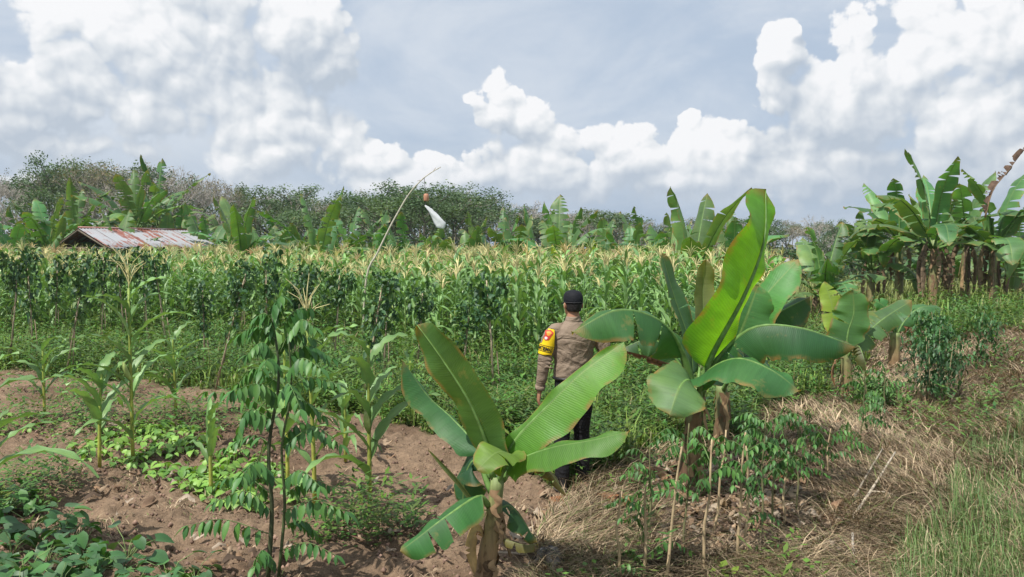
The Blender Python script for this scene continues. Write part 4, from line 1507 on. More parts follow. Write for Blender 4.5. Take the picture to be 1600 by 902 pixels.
def feathery_sapling():
    b = G(418, 915)
    d = b.y
    root = thing('feathery_sapling', 'feathery-leaved sapling in the left foreground with dark drooping leaflets', 'sapling', b)
    st = MB((0.07, 0.09, 0.04))
    main = spline([b, P(425, 800, d), P(420, 700, d), P(436, 590, d), P(425, 490, d + 0.05)], 14)
    st.tube(main, [0.016 - 0.010 * i / 14 for i in range(15)], 7, (0.065, 0.085, 0.04))
    st.build('stem', M_STEM, root, b)
    s2 = MB()
    s2.tube(spline([b + Vector((0.06, 0.02, 0)), P(445, 790, d), P(440, 700, d), P(455, 610, d), P(450, 520, d)], 12), [0.011 - 0.006 * i / 12 for i in range(13)], 6, (0.07, 0.10, 0.04))
    s2.build('stem', M_STEM, root, b)
    fr = [  # (base), (mid), (tip), depth offset of the tip
        ((422, 835), (350, 812), (292, 822), -0.1), ((425, 800), (385, 768), (335, 785), -0.2), ((440, 800), (490, 782), (540, 800), -0.1),
        ((440, 860), (480, 848), (525, 868), -0.15), ((440, 700), (490, 668), (532, 695), -0.2), ((436, 690), (475, 660), (515, 690), 0.15),
        ((430, 660), (390, 640), (370, 690), -0.1), ((430, 650), (380, 618), (322, 612), 0.1), ((440, 620), (480, 590), (528, 600), 0.05),
        ((436, 600), (400, 575), (372, 600), 0.2), ((445, 590), (470, 560), (500, 575), -0.2), ((432, 560), (410, 535), (385, 555), -0.1),
        ((438, 550), (455, 520), (490, 530), 0.1), ((430, 520), (415, 490), (395, 500), 0.0), ((450, 530), (470, 500), (492, 512), -0.1),
        ((425, 740), (400, 722), (378, 745), -0.3), ((445, 750), (470, 735), (500, 760), -0.3), ((430, 880), (410, 860), (398, 885), -0.2),
        ((445, 820), (475, 815), (500, 840), 0.2), ((440, 640), (470, 625), (505, 650), 0.25), ((436, 620), (405, 600), (365, 610), -0.25), ((430, 700), (395, 680), (350, 700), 0.25),
        ((448, 560), (480, 540), (520, 560), 0.1), ((430, 530), (400, 510), (372, 525), 0.1), ((440, 510), (462, 485), (486, 482), 0.05), ((436, 575), (420, 560), (408, 580), -0.3), ((445, 610), (452, 600), (470, 640), -0.35),
        ((420, 770), (385, 745), (345, 750), 0.2), ((448, 770), (485, 750), (520, 762), 0.15), ((428, 495), (430, 475), (440, 462), 0.0),
    ]
    for i, (a, m, t_, dd) in enumerate(fr):
        frond(root, b, [P(*a, d), P(*m, d + dd * 0.6), P(*t_, d + dd)], 9, random.Random(i).uniform(1.05, 1.5), 800 + i, True)


feathery_sapling()


def sapling(label, px, py, top_py, nf, seed, leafy=(0.5, 1.0), fl=0.28, bare=(0.36, 0.28, 0.18), lean=0.0, rad=0.011, size=0.8):
    r = random.Random(seed)
    b = G(px, py)
    H = P(px, top_py, b.y).z - b.z
    root = thing('hedge_sapling', label, 'sapling', b, 'thin saplings in the hedge row at the right')
    st = MB(bare)
    pts = []
    for k in range(6):
        t_ = k / 5
        pts.append(b + Vector((lean * H * t_ + r.uniform(-0.015, 0.015), r.uniform(-0.015, 0.015), H * t_ - 0.03)))
    sp = spline(pts, 12)
    st.tube(sp, [rad * (1 - 0.5 * i / 12) for i in range(13)], 6, bare)
    st.build('stem', M_BARK, root, b)
    for i in range(nf):
        t_ = leafy[0] + (leafy[1] - leafy[0]) * (i + r.random() * 0.5) / max(1, nf)
        p = sp[min(12, int(t_ * 12))]
        az = r.uniform(0, 6.28)
        o = Vector((math.cos(az), math.sin(az), 0))
        L = fl * r.uniform(0.7, 1.2)
        frond(root, b, [p, p + o * L * 0.5 + Vector((0, 0, L * 0.35)), p + o * L + Vector((0, 0, L * 0.1))], 7, size * r.uniform(0.8, 1.1), seed * 31 + i, False)
    return root


for k, a in enumerate([
    ('bare tan stick at the left end of the hedge row, snapped at the top', 966, 905, 765, 0, (0.5, 1), 0.0),
    ('low leafy sapling at the bottom edge left of the forked stick', 1005, 905, 750, 7, (0.15, 1), 0.02),
    ('slim green sapling with round leaves left of the large banana trunk', 1014, 850, 668, 7, (0.3, 1), 0.0),
    ('thin pale leaning stick with no leaves below the large banana', 1040, 905, 690, 1, (0.9, 1), 0.10),
    ('sapling with bright lit feather leaves in front of the large banana trunk', 1068, 860, 655, 10, (0.45, 1), 0.03),
    ('tan sapling stem with feather leaves fanned under the large banana', 1098, 890, 680, 9, (0.7, 1), 0.04),
    ('thin curved stick rising right of the fanned feather leaves', 1112, 840, 665, 0, (0.8, 1), 0.12),
    ('straight tan sapling stem below the drooping banana leaf', 1152, 880, 668, 6, (0.6, 1), 0.05),
    ('green-leaved sapling just right of the straight tan stem', 1165, 860, 690, 7, (0.4, 1), 0.0),
    ('dark leafy sapling right under the drooping banana leaf tip', 1186, 850, 640, 14, (0.55, 1), 0.03),
    ('thicker sapling with dark dense foliage under the drooping banana leaf tip', 1205, 830, 636, 14, (0.55, 1), 0.02),
    ('kinked tan stick between the dark leafy sapling and the orange fallen leaf', 1222, 820, 700, 3, (0.8, 1), 0.06),
    ('sapling with small yellowish leaves right of the dark leafy one', 1246, 800, 652, 10, (0.4, 1), 0.0),
    ('sapling with a single yellow leaf at mid height', 1262, 760, 640, 6, (0.4, 1), 0.02),
    ('low green sapling standing in the straw left of the fallen branches', 1292, 745, 665, 6, (0.3, 1), 0.05),
    ('two-foot green sapling right of the young banana trunk', 1345, 700, 575, 9, (0.3, 1), 0.03),
    ('slender green sapling next to the two-foot one', 1380, 680, 565, 9, (0.3, 1), 0.0),
    ('small green sapling in the straw by the fallen branches', 1318, 728, 660, 5, (0.3, 1), 0.1),
]):
    lb, px, py, tp, nf, lf_, ln = a
    sapling(lb, px, py, tp, nf, 900 + k, lf_, 0.26, lean=ln, rad=0.012 if 'stick' in lb or 'stem' in lb else 0.009, bare=(0.40, 0.31, 0.19) if ('tan' in lb or 'pale' in lb or 'stick' in lb) else (0.14, 0.14, 0.07))


def bush(label, px, py, top_py, w, n, seed, colr=(0.05, 0.14, 0.045), name='leafy_shrub'):
    r = random.Random(seed)
    b = G(px, py)
    H = P(px, top_py, b.y).z - b.z
    root = thing(name, label, 'shrub', b)
    fo = MB()
    lfs = [oval(0.07, 0.03, tuple(x * g for x in colr), 2, 0.3) for g in (0.7, 1.0, 1.35)]
    stems = MB()
    for s_ in range(7):
        x = r.uniform(-w * 0.45, w * 0.45)
        y = r.uniform(-0.2, 0.2)
        top = Vector((x * 1.5, y * 1.5, H * r.uniform(0.75, 1.0)))
        base = Vector((x, y, -0.03))
        stems.tube([base, (base + top) / 2 + Vector((r.uniform(-0.03, 0.03), 0, 0)), top], [0.010, 0.008, 0.004], 5, (0.22, 0.19, 0.11))
        for k in range(n):
            t_ = r.uniform(0.35, 1.0)
            c = base.lerp(top, t_) + Vector((r.gauss(0, 0.10), r.gauss(0, 0.10), r.gauss(0, 0.05)))
            g = r.choice(lfs)
            for _ in range(9):
                fo.add(g, rotm(c + Vector((r.gauss(0, 0.05), r.gauss(0, 0.05), r.gauss(0, 0.05))), r.uniform(0, 6.28), r.uniform(-1.2, 0.2), 0, r.uniform(0.8, 1.4)))
    fo.build('foliage', M_LEAF, root)
    stems.build('stems', M_BARK, root)


bush('dense dark green shrub in front of the right banana clump', 1490, 600, 485, 0.95, 26, 1)
bush('thin dark shrub with bare stalks left of the dense one', 1455, 640, 510, 0.55, 15, 2, (0.045, 0.12, 0.045))
bush('low shrub at the foot of the right banana clump', 1530, 530, 470, 1.0, 16, 3, (0.07, 0.17, 0.05))
bush('pale green weed bush in the straw above the fallen branches', 1375, 640, 590, 0.5, 10, 4, (0.09, 0.19, 0.06))


# ------------------------------------------------------------------ broad leaved ground plants
def rosette(label, name, cat, loc, group, n, H, size, cols, seed, leafs, up=(0.3, 1.1)):
    r = random.Random(seed)
    root = thing(name, label, cat, loc, group)
    st = MB()
    for i in range(n):
        az = i * 2.4 + r.uniform(-0.4, 0.4)
        rr = H * r.uniform(0.3, 1.0)
        tip = Vector((math.cos(az) * rr * 0.9, math.sin(az) * rr * 0.9, H * r.uniform(*up)))
        st.tube([(0, 0, -0.01), (tip.x * 0.4, tip.y * 0.4, tip.z * 0.7), tip], [0.004, 0.003, 0.0025], 3, (0.16, 0.24, 0.08))
        o = put('leaf', r.choice(leafs), root)
        o.matrix_local = rotm(tip, az, r.uniform(-0.7, 0.15), r.uniform(-0.4, 0.4), size * r.uniform(0.7, 1.25))
    st.build('stems', M_STEM, root)
    return root


LIME = [oval(0.08, 0.062, c, 5, 0.35, 0.25).mesh('leaf', M_LEAF) for c in ((0.19, 0.36, 0.07), (0.15, 0.31, 0.06), (0.11, 0.25, 0.05))]
SWEET = [oval(0.13, 0.12, c, 5, 0.25, 0.7).mesh('leaf', M_LEAF) for c in ((0.06, 0.17, 0.05), (0.08, 0.20, 0.055), (0.045, 0.13, 0.045), (0.07, 0.15, 0.07))]


def build_rosettes():
    r = random.Random(5)
    lab = 'lime green mustard seedling in the patch around the short young corn'
    gp = 'mustard seedlings in the lime green patch'
    src = [rosette(lab, 'mustard_seedling', 'seedling', (0, 0, 0), gp, 7, 0.085, 1.0, None, 40 + k, LIME) for k in range(4)]
    pts = []
    poly = [(110, 715), (170, 680), (250, 665), (330, 690), (400, 710), (460, 740), (470, 780), (350, 800), (270, 770), (230, 745), (140, 725)]
    tries = 0
    while len(pts) < 105 and tries < 20000:
        tries += 1
        px, py = r.uniform(100, 475), r.uniform(660, 800)
        if not inpoly(np.array([px]), np.array([py]), poly)[0]: continue
        p = G(px, py)
        if any((p - q).length < 0.10 for q in pts): continue
        pts.append(p)
    for i, p in enumerate(pts):
        if i < 4:
            src[i].location = p
            q = src[i]
        else:
            q = copy_tree(src[i % 4], None, p, r.uniform(0, 6.28), r.uniform(0.8, 1.35))
        qx, qy = to_px(p.x, p.y)
        w = ('around the shorter corn plant' if qx < 180 else 'at the foot of the tall lone corn plant' if qx < 245 else 'between the tall lone and the short young corn' if qx < 310 else 'around the short young corn plant' if qx < 370 else 'next to the feathery sapling')
        q['label'] = 'lime green mustard seedling %s' % w
        q['group'] = 'mustard seedlings %s' % w
    lab = 'sweet potato vine with heart leaves in the dark patch at the bottom left corner'
    gp = 'sweet potato vines at the bottom left'
    src = [rosette(lab, 'sweet_potato_vine', 'vine', (0, 0, 0), gp, 12, 0.20, 0.85, None, 60 + k, SWEET, (0.2, 0.9)) for k in range(4)]
    spots = [(15, 800), (50, 835), (100, 830), (20, 870), (75, 880), (130, 862), (150, 900), (95, 925), (30, 930), (190, 892), (-30, 850), (215, 925), (60, 795), (-20, 900), (165, 935), (-60, 940), (105, 855), (40, 905), (5, 780), (130, 895)]
    for i, (x, y) in enumerate(spots):
        p = G(x, y)
        if i < 4:
            src[i].location = p
            q = src[i]
        else:
            q = copy_tree(src[i % 4], None, p, r.uniform(0, 6.28), r.uniform(0.75, 1.1))
        w = 'along the upper edge of' if y < 845 else 'in the middle of' if y < 890 else 'at the bottom of'
        w2 = 'nearest the left edge' if x < 45 else 'nearest the bare soil'
        q['label'] = 'sweet potato vine %s the corner patch, %s' % (w, w2)
        q['group'] = 'sweet potato vines %s the patch, %s' % (w, w2)
    for x, y, s_, lb in ((200, 870, 1.1, 'sweet potato vine with pale upright tip at the edge of the dark patch'), (262, 905, 1.0, 'small sweet potato vine trailing toward the feathery sapling'), (305, 915, 0.8, 'last trailing shoot of sweet potato nearest the feathery sapling')):
        c = copy_tree(src[1], None, G(x, y), r.uniform(0, 6.28), s_)
        c['label'] = lb
    # seedlings in the strip further back
    lab2 = 'small weed seedling in the row crossing the soil left of the tall lone corn'
    s2 = rosette(lab2, 'weed_seedling', 'seedling', G(60, 668), 'weed seedlings in the soil row', 8, 0.07, 0.6, None, 77, LIME)
    for i in range(26):
        copy_tree(s2, None, G(r.uniform(-20, 235), r.uniform(655, 690)), r.uniform(0, 6.28), r.uniform(0.6, 1.3))


build_rosettes()


# ------------------------------------------------------------------ trees behind
def leaf_cloud(mb, c, R, n, size, colr, r):
    for _ in range(n):
        d = Vector((r.gauss(0, 1), r.gauss(0, 1), r.gauss(0, 0.8))).normalized() * R * r.random() ** 0.45
        p = c + d
        a = Vector((r.gauss(0, 1), r.gauss(0, 1), r.gauss(0, 0.6))).normalized()
        b = a.cross(Vector((r.gauss(0, 1), r.gauss(0, 1), r.gauss(0, 1)))).normalized()
        s_ = size * r.uniform(0.6, 1.3)
        g = r.uniform(0.75, 1.25)
        mb.quad(p - a * s_, p - b * s_ * 0.55, p + a * s_, p + b * s_ * 0.55, (colr[0] * g, colr[1] * g, colr[2] * g))


def tree_variant(seed, H, R, kind):
    """returns trunk MB and crown MB; kinds: leafy, sparse, bare"""
    r = random.Random(seed)
    tk, cr = MB((0.20, 0.18, 0.15)), MB()
    barkc = {'leafy': (0.20, 0.18, 0.15), 'sparse': (0.30, 0.27, 0.235), 'bare': (0.38, 0.35, 0.31)}[kind]
    ends = []

    def grow(p, d, L, rad, lv):
        q = p + d * L
        mid = (p + q) / 2 + Vector((r.gauss(0, 1), r.gauss(0, 1), 0)) * L * 0.05
        tk.tube([p, mid, q], [rad, rad * 0.85, rad * 0.65], 5 if lv < 2 else 3, barkc, cap=False)
        if lv >= (4 if kind != 'leafy' else 3):
            ends.append(q)
            return
        for _ in range(3 if lv < 2 or kind == 'leafy' else r.choice((3, 4))):
            nd = (d + Vector((r.gauss(0, 0.5), r.gauss(0, 0.5), r.gauss(0.12, 0.25)))).normalized()
            grow(q, nd, L * r.uniform(0.62, 0.85), rad * 0.6, lv + 1)
        ends.append(q)
    grow(Vector((0, 0, -0.2)), Vector((r.gauss(0, 0.04), r.gauss(0, 0.04), 1)).normalized(), H * 0.33, 0.016 * H, 0)
    top = max(e.z for e in ends)
    k = H / top
    # scale skeleton to the wanted height
    tk.vs = [(v[0] * k, v[1] * k, v[2] * k) for v in tk.vs]
    ends = [e * k for e in ends]
    if kind == 'leafy':
        for e in ends:
            if e.z < H * 0.28: continue
            tone = r.choice(((0.070, 0.125, 0.055), (0.085, 0.145, 0.06), (0.055, 0.105, 0.05), (0.105, 0.16, 0.07)))
            leaf_cloud(cr, e, R * 0.25, 75, 0.12, tone, r)
        for _ in range(16):
            a = r.uniform(0, 6.28)
            leaf_cloud(cr, Vector((math.cos(a) * R * 0.6, math.sin(a) * R * 0.6, H * r.uniform(0.15, 0.6))), R * 0.3, 50, 0.13, (0.06, 0.11, 0.05), r)
    elif kind == 'sparse':
        for e in ends:
            if r.random() < 0.75:
                tone = r.choice(((0.13, 0.16, 0.08), (0.18, 0.18, 0.11), (0.10, 0.14, 0.07), (0.24, 0.20, 0.14)))
                leaf_cloud(cr, e, R * 0.12, 15, 0.085, tone, r)
    else:
        for e in ends:
            for _ in range(3):
                dd = Vector((r.gauss(0, 1), r.gauss(0, 1), r.gauss(0.6, 0.7))).normalized() * r.uniform(0.3, 0.8)
                tk.tube([e, e + dd], [0.018, 0.008], 3, barkc, cap=False)
            if r.random() < 0.18:
                leaf_cloud(cr, e, R * 0.16, 7, 0.10, (0.16, 0.14, 0.09), r)
    if not cr.vs:
        leaf_cloud(cr, ends[0], 0.4, 5, 0.1, (0.14, 0.14, 0.08), r)
    return tk, cr


def build_trees():
    r = random.Random(12)
    var = {}
    for kind, n in (('leafy', 5), ('sparse', 4), ('bare', 4)):
        var[kind] = []
        for k in range(n):
            tk, cr = tree_variant(1000 + k + 50 * len(kind), 10.0, 3.6, kind)
            var[kind].append((tk.mesh('trunk', M_BARK, smooth=False), cr.mesh('crown', M_TREE, smooth=False)))
    # skyline of the photograph: px -> py
    sx = [0, 60, 120, 200, 280, 340, 385, 420, 470, 520, 580, 640, 700, 760, 820, 900, 960, 1010, 1100, 1160, 1210, 1260, 1320, 1400, 1500, 1600, 1750]
    sy = [287, 266, 256, 254, 258, 276, 306, 290, 305, 300, 295, 290, 298, 312, 322, 328, 334, 345, 340, 338, 340, 347, 342, 352, 362, 368, 372]
    names = {'leafy': 'green leafy', 'sparse': 'thin-leaved grey-brown', 'bare': 'leafless grey'}

    def seg(px):
        for lim, nm in ((60, 'at the left edge of the wood'), (330, 'in the wood behind the shed'), (420, 'at the right shoulder of the wood behind the shed'), (600, 'in the low treeline left of the bent pole'), (760, 'in the treeline behind the white plastic bag'),
                        (940, 'in the treeline above the man'), (1050, 'in the treeline left of the two tall banana leaves'), (1240, 'in the treeline behind the large banana plant'), (1380, 'in the grey thicket left of the right banana clump')):
            if px < lim: return nm
        return 'in the far treeline behind the right banana clump'

    def place(px, d, kind, top_py, wide=1.0):
        x = (px - 800) / F * d
        H = P(px, top_py, d).z
        s_ = H / 10.0
        lb = '%s tree %s' % (names[kind], seg(px))
        root = thing('tree', lb, 'tree', (x, d, 0), '%s trees %s' % (names[kind], seg(px)), r.uniform(0, 6.28))
        k = r.choice(var[kind])
        w = s_ * wide * r.uniform(0.9, 1.15)
        root.scale = (w, w, s_)
        put('trunk', k[0], root)
        put('crown', k[1], root)
    px = -40
    while px < 1640:
        base = float(np.interp(px, sx, sy))
        if px < 370:
            kind = r.choice(['bare', 'sparse', 'bare'] if px < 70 else ['sparse', 'leafy', 'bare', 'leafy', 'sparse'])
            place(px, r.uniform(62, 70), kind, base + r.uniform(-8, 12), 0.95)
            place(px + 14, r.uniform(74, 84), r.choice(['sparse', 'bare', 'leafy']), base + r.uniform(0, 14))
            place(px + 8, r.uniform(50, 56), r.choice(['sparse', 'leafy', 'bare']), base + r.uniform(38, 60), 1.2)
            px += 33
        else:
            if px < 560: kinds = ['leafy', 'sparse', 'leafy', 'leafy']
            elif px < 760: kinds = ['leafy']
            elif px < 860: kinds = ['bare', 'leafy', 'sparse']
            elif px < 1200: kinds = ['leafy', 'leafy', 'sparse', 'bare']
            elif px < 1330: kinds = ['bare', 'sparse', 'leafy', 'leafy']
            else: kinds = ['leafy', 'sparse', 'leafy']
            place(px, r.uniform(66, 82), r.choice(kinds), base + r.uniform(-8, 16), r.uniform(1.0, 1.5))
            place(px + 16, r.uniform(88, 100), r.choice(['leafy', 'sparse'] if px > 560 else ['leafy', 'bare']), base + r.uniform(-2, 14), r.uniform(1.2, 1.7))
            place(px + 8, r.uniform(56, 62), r.choice(kinds), base + r.uniform(16, 38), r.uniform(1.2, 1.7))
            px += r.uniform(28, 46)
    # the big dark tree behind the hanging bag
    for (bx, tpy, d, w, lb) in ((650, 292, 50, 1.5, 'big dark dense tree behind the bent pole and the white bag'), (700, 305, 53, 1.6, 'dense dark tree just right of the biggest one behind the bag'),
                                (600, 312, 56, 1.5, 'dense dark tree just left of the biggest one behind the bag'), (948, 334, 54, 1.8, 'round dark tree above the man to the right')):
        x = (bx - 800) / F * d
        H = P(bx, tpy, d).z
        root = thing('tree', lb, 'tree', (x, d, 0), None, r.uniform(0, 6.28))
        k = var['leafy'][bx % 5]
        root.scale = (H / 10 * w, H / 10 * w, H / 10)
        put('trunk', k[0], root)
        put('crown', k[1], root)
    # low undergrowth below the trees
    x = rng.uniform(-62, 70, 900)
    y = rng.uniform(46, 100, 900)
    vs = []
    for k in range(3):
        m = MB()
        for _ in range(7):
            leaf_cloud(m, Vector((r.gauss(0, 0.8), r.gauss(0, 0.8), r.uniform(0.3, 1.6))), 0.8, 26, 0.16, (0.05, 0.10, 0.04), r)
        vs.append(m)
    n = 900
    tint = np.stack([rng.uniform(0.8, 1.9, n), rng.uniform(0.8, 1.4, n), rng.uniform(0.8, 1.3, n)], -1)
    me = scatter_merge('undergrowth', vs, np.stack([x, y, x * 0], -1), rng.random(n) * 6.28, rng.uniform(0.7, 1.5, n), tint, M_TREE, rng.integers(0, 3, n))
    tag(put('undergrowth', me), 'dense low undergrowth along the foot of the far trees', 'undergrowth', kind='stuff')


build_trees()


# ------------------------------------------------------------------ shed
def roof_mat():
    m, t = new_mat('rusty_tin')
    tc = t.n('ShaderNodeTexCoord')
    info = t.n('ShaderNodeObjectInfo')
    o = t.v('ADD', tc.outputs['Object'], t.v('SCALE', (0.0, 0.0, 0.0)))
    sh = t.n('ShaderNodeCombineXYZ')
    t.put(sh.inputs[0], t.m('MULTIPLY', info.outputs['Random'], 37.0))
    v = t.v('ADD', tc.outputs['Object'], sh.outputs[0])
    uv = t.n('ShaderNodeUVMap', uv_map='uv')
    uvn = t.noise(t.v('MULTIPLY', v, (1.0, 1.0, 1.0)), 1.3, 6, 0.65)
    streak = t.noise(t.v('ADD', t.v('MULTIPLY', uv.outputs[0], (38.0, 1.1, 1.0)), sh.outputs[0]), 1.0, 4, 0.6)
    f = t.m('ADD', uvn.outputs[0], t.m('MULTIPLY', t.m('SUBTRACT', streak.outputs[0], 0.5), 1.3))
    f = t.m('ADD', f, t.mr(info.outputs['Random'], 0, 1, -0.16, 0.12))
    c = t.mix(t.mr(f, 0.46, 0.56), (0.33, 0.34, 0.36), (0.25, 0.085, 0.055))
    c = t.mix(t.mr(f, 0.62, 0.72), c, (0.18, 0.06, 0.04))
    pb = t.n('ShaderNodeBsdfPrincipled')
    t.put(pb.inputs['Base Color'], c)
    pb.inputs['Roughness'].default_value = 0.55
    pb.inputs['Metallic'].default_value = 0.2
    out = t.n('ShaderNodeOutputMaterial')
    t.put(out.inputs[0], pb.outputs[0])
    return m


def build_shed():
    M_TIN = roof_mat()
    M_WOOD = simple_mat('old_wood', (0.12, 0.095, 0.07), 0.85, 0.3, 8, 0.4)
    rl = Vector((-18.45, 33.0, 2.98))
    rr = Vector((-15.5, 37.0, 2.98))
    sl = Vector((2.25, -1.95, -0.80))
    sb = Vector((-2.25, 1.95, -0.80))
    base = (rl + rr) / 2
    base.z = 0
    root = thing('shed', 'low open field shed with a rusty corrugated tin roof at the left behind the corn', 'shed', base)
    n = 8
    for side, s_ in (('f', sl), ('b', sb)):
        for k in range(n):
            a0, a1 = k / n, (k + 1) / n + 0.012
            mb = MB()
            cols_ = 20
            Nn = (rr - rl).cross(s_).normalized()
            if Nn.z < 0: Nn = -Nn
            lift = 0.012 * (k % 2)
            ov = random.Random(k + (50 if side == 'b' else 0)).uniform(-0.02, 0.06)
            prev = None
            for j in range(cols_ + 1):
                u = a0 + (a1 - a0) * j / cols_
                h = 0.018 * math.sin(j / cols_ * 2 * math.pi * 5)
                row = []
                for i in range(3):
                    w = i / 2 * (1.03 + ov)
                    row.append(mb.v(rl + (rr - rl) * u + s_ * w + Nn * (h + lift + 0.03), (1, 1, 1), (u, w)))
                if prev:
                    for i in range(2): mb.f(prev[i], prev[i + 1], row[i + 1], row[i])
                prev = row
            o = mb.build('roof_sheet', M_TIN, root, base)
            sm = o.modifiers.new('thick', 'SOLIDIFY')
            sm.thickness = 0.004
    rc = MB()
    rc.tube([rl + Vector((0, 0, 0.05)), rr + Vector((0, 0, 0.05))], 0.06, 6, (0.3, 0.3, 0.3))
    rc.build('ridge_cap', M_TIN, root, base)
    corners = [rl + sl * 0.95, rr + sl * 0.95, rl + sb * 0.95, rr + sb * 0.95, (rl + rr) / 2 + sl * 0.95, (rl + rr) / 2 + sb * 0.95]
    for c in corners:
        p = MB()
        p.tube([(c.x, c.y, -0.05), (c.x, c.y, c.z - 0.02)], 0.06, 7)
        p.build('post', M_WOOD, root, base)
    for a, b in ((rl + sl * 0.95, rr + sl * 0.95), (rl + sb * 0.95, rr + sb * 0.95), (rl, rr), (rl + sl, rl), (rl + sb, rl), (rr + sl, rr), (rr + sb, rr), (rl + sl * 0.95, rl + sb * 0.95)):
        p = MB()
        dz = Vector((0, 0, -0.06))
        p.tube([a + dz, b + dz], 0.04, 5)
        p.build('beam', M_WOOD, root, base)
    # plank walls under the eaves
    for a, b in ((rl + sb * 0.9, rr + sb * 0.9), (rr + sb * 0.9, rr + sl * 0.9), (rl + sb * 0.9, rl + sl * 0.9), (rl + sl * 0.9, rr + sl * 0.9)):
        for k in range(9):
            z0 = 0.15 + k * 0.20
            if z0 > 1.75: break
            p = MB()
            d = (b - a); d.z = 0
            nn = Vector((-d.y, d.x, 0)).normalized() * (0.012 + 0.004 * (k % 2))
            A, B = Vector((a.x, a.y, z0)), Vector((b.x, b.y, z0))
            i = [p.v(q) for q in (A - nn, B - nn, B + nn, A + nn, A - nn + Vector((0, 0, 0.18)), B - nn + Vector((0, 0, 0.18)), B + nn + Vector((0, 0, 0.18)), A + nn + Vector((0, 0, 0.18)))]
            for q in ((0, 3, 2, 1), (4, 5, 6, 7), (0, 1, 5, 4), (1, 2, 6, 5), (2, 3, 7, 6), (3, 0, 4, 7)): p.f(*(i[z] for z in q))
            p.build('plank', M_WOOD, root, base, smooth=False)
    # tiny far roof, right of the tall sunlit leaf
    b = P(1213, 412, 48); b.z = 0
    r2 = thing('hut', 'tiny far hut with a pale tin roof seen right of the tall sunlit leaf', 'hut', b)
    z = P(1213, 405, 48).z
    for sg in (-1, 1):
        m = MB()
        m.quad((-0.7, 0, z + 0.1), (0.7, 0, z + 0.1), (0.75, sg * -0.8, z - 0.35), (-0.75, sg * -0.8, z - 0.35))
        o = m.build('roof', M_TIN, r2, smooth=False)
        o.modifiers.new('thick', 'SOLIDIFY').thickness = 0.02
    m = MB(); m.box(-0.6, 0.6, -0.6, 0.6, 0, z - 0.25); m.build('wall', M_WOOD, r2, smooth=False)


build_shed()


# ------------------------------------------------------------------ bent pole, tin and plastic bag
def build_pole():
    d = 18.0
    b = Vector(((565 - 800) / F * d, d, 0))
    root = thing('bamboo_pole', 'long thin bamboo pole bending over the corn tassels', 'pole', b)
    mb = MB()
    pts = [b, P(573, 432, d), P(590, 395, d), P(612, 350, d), P(638, 305, d), P(657, 283, d), P(672, 271, d), P(689, 261, d)]
    sp = spline(pts, 28)
    mb.tube(sp, [0.027 - 0.019 * i / 28 + (0.003 if i % 3 == 0 else 0) for i in range(29)], 7, (0.50, 0.47, 0.38))
    mb.build('cane', simple_mat('bamboo', (0.45, 0.42, 0.34), 0.6, 0.25, 6, 0.2), root, b)
    tw = MB()
    for a, c in (((662, 279), (668, 274)), ((676, 269), (681, 262)), ((660, 281), (652, 283))):
        tw.tube([P(*a, d), P(*c, d)], [0.008, 0.005], 4, (0.3, 0.25, 0.2))
    tw.build('side_twigs', M_BARK, root, b)
    c = P(666, 309, d)
    tin = thing('hanging_can', 'small orange-brown can hanging from the pole tip', 'can', c)
    m = MB()
    R = 0.062
    prof = [(0.0, -0.085), (R * 0.85, -0.085), (R, -0.06), (R, 0.04), (R * 0.9, 0.075), (R * 0.55, 0.09), (0.0, 0.092)]
    rings = []
    for q, z in prof:
        rings.append([m.v((math.cos(a) * q, math.sin(a) * q, z)) for a in [i * math.pi / 7 for i in range(14)]])
    for i in range(len(prof) - 1):
        for j in range(14):
            m.f(rings[i][j], rings[i][(j + 1) % 14], rings[i + 1][(j + 1) % 14], rings[i + 1][j])
    m.build('body', simple_mat('rust_paint', (0.42, 0.20, 0.12), 0.55, 0.2, 20), tin)
    s = MB()
    s.tube([P(663, 279, d) - c, P(664, 293, d) - c, Vector((0, 0, 0.09))], 0.007, 4)
    s.build('string', simple_mat('string', (0.12, 0.11, 0.12), 0.8), tin)
    # bag blown to the right
    c = P(664, 322, d)
    bag = thing('plastic_bag', 'white plastic bag hanging slantwise below the orange-brown can', 'plastic bag', c)
    m = MB()
    path = [P(664, 321, d), P(670, 327, d), P(677, 335, d), P(684, 343, d), P(690, 352, d), P(693, 357, d)]
    ws = [0.012, 0.04, 0.065, 0.09, 0.105, 0.025]
    sp = spline(path, 15)
    import itertools
    prev = None
    r = random.Random(4)
    for i, p in enumerate(sp):
        w = float(np.interp(i / 15, np.linspace(0, 1, 6), ws))
        T = (sp[min(i + 1, 15)] - sp[max(i - 1, 0)]).normalized()
        A = Vector((0, -1, 0)).cross(T).normalized()
        B = Vector((0, -1, 0))
        row = []
        for j in range(16):
            th = j / 16 * 2 * math.pi
            k = 1 + 0.28 * math.sin(j * 1.2 + i * 0.5) + r.uniform(-0.12, 0.12)
            row.append(m.v(p + A * (math.cos(th) * w * k) + B * (math.sin(th) * w * 0.35 * k)))
        if prev:
            for j in range(16): m.f(prev[j], prev[(j + 1) % 16], row[(j + 1) % 16], row[j])
        else:
            m.fs.append(tuple(row[::-1]))
        prev = row
    m.fs.append(tuple(prev))
    m.build('film', simple_mat('white_plastic', (0.78, 0.80, 0.82), 0.35, 0.05, 10, 0.4, 0.5, 0, 0.35), bag, c)
    s = MB()
    s.tube([P(666, 315, d) - c, Vector((0, 0, 0.0))], 0.006, 4)
    s.build('string', bpy.data.materials['string'], bag)


build_pole()


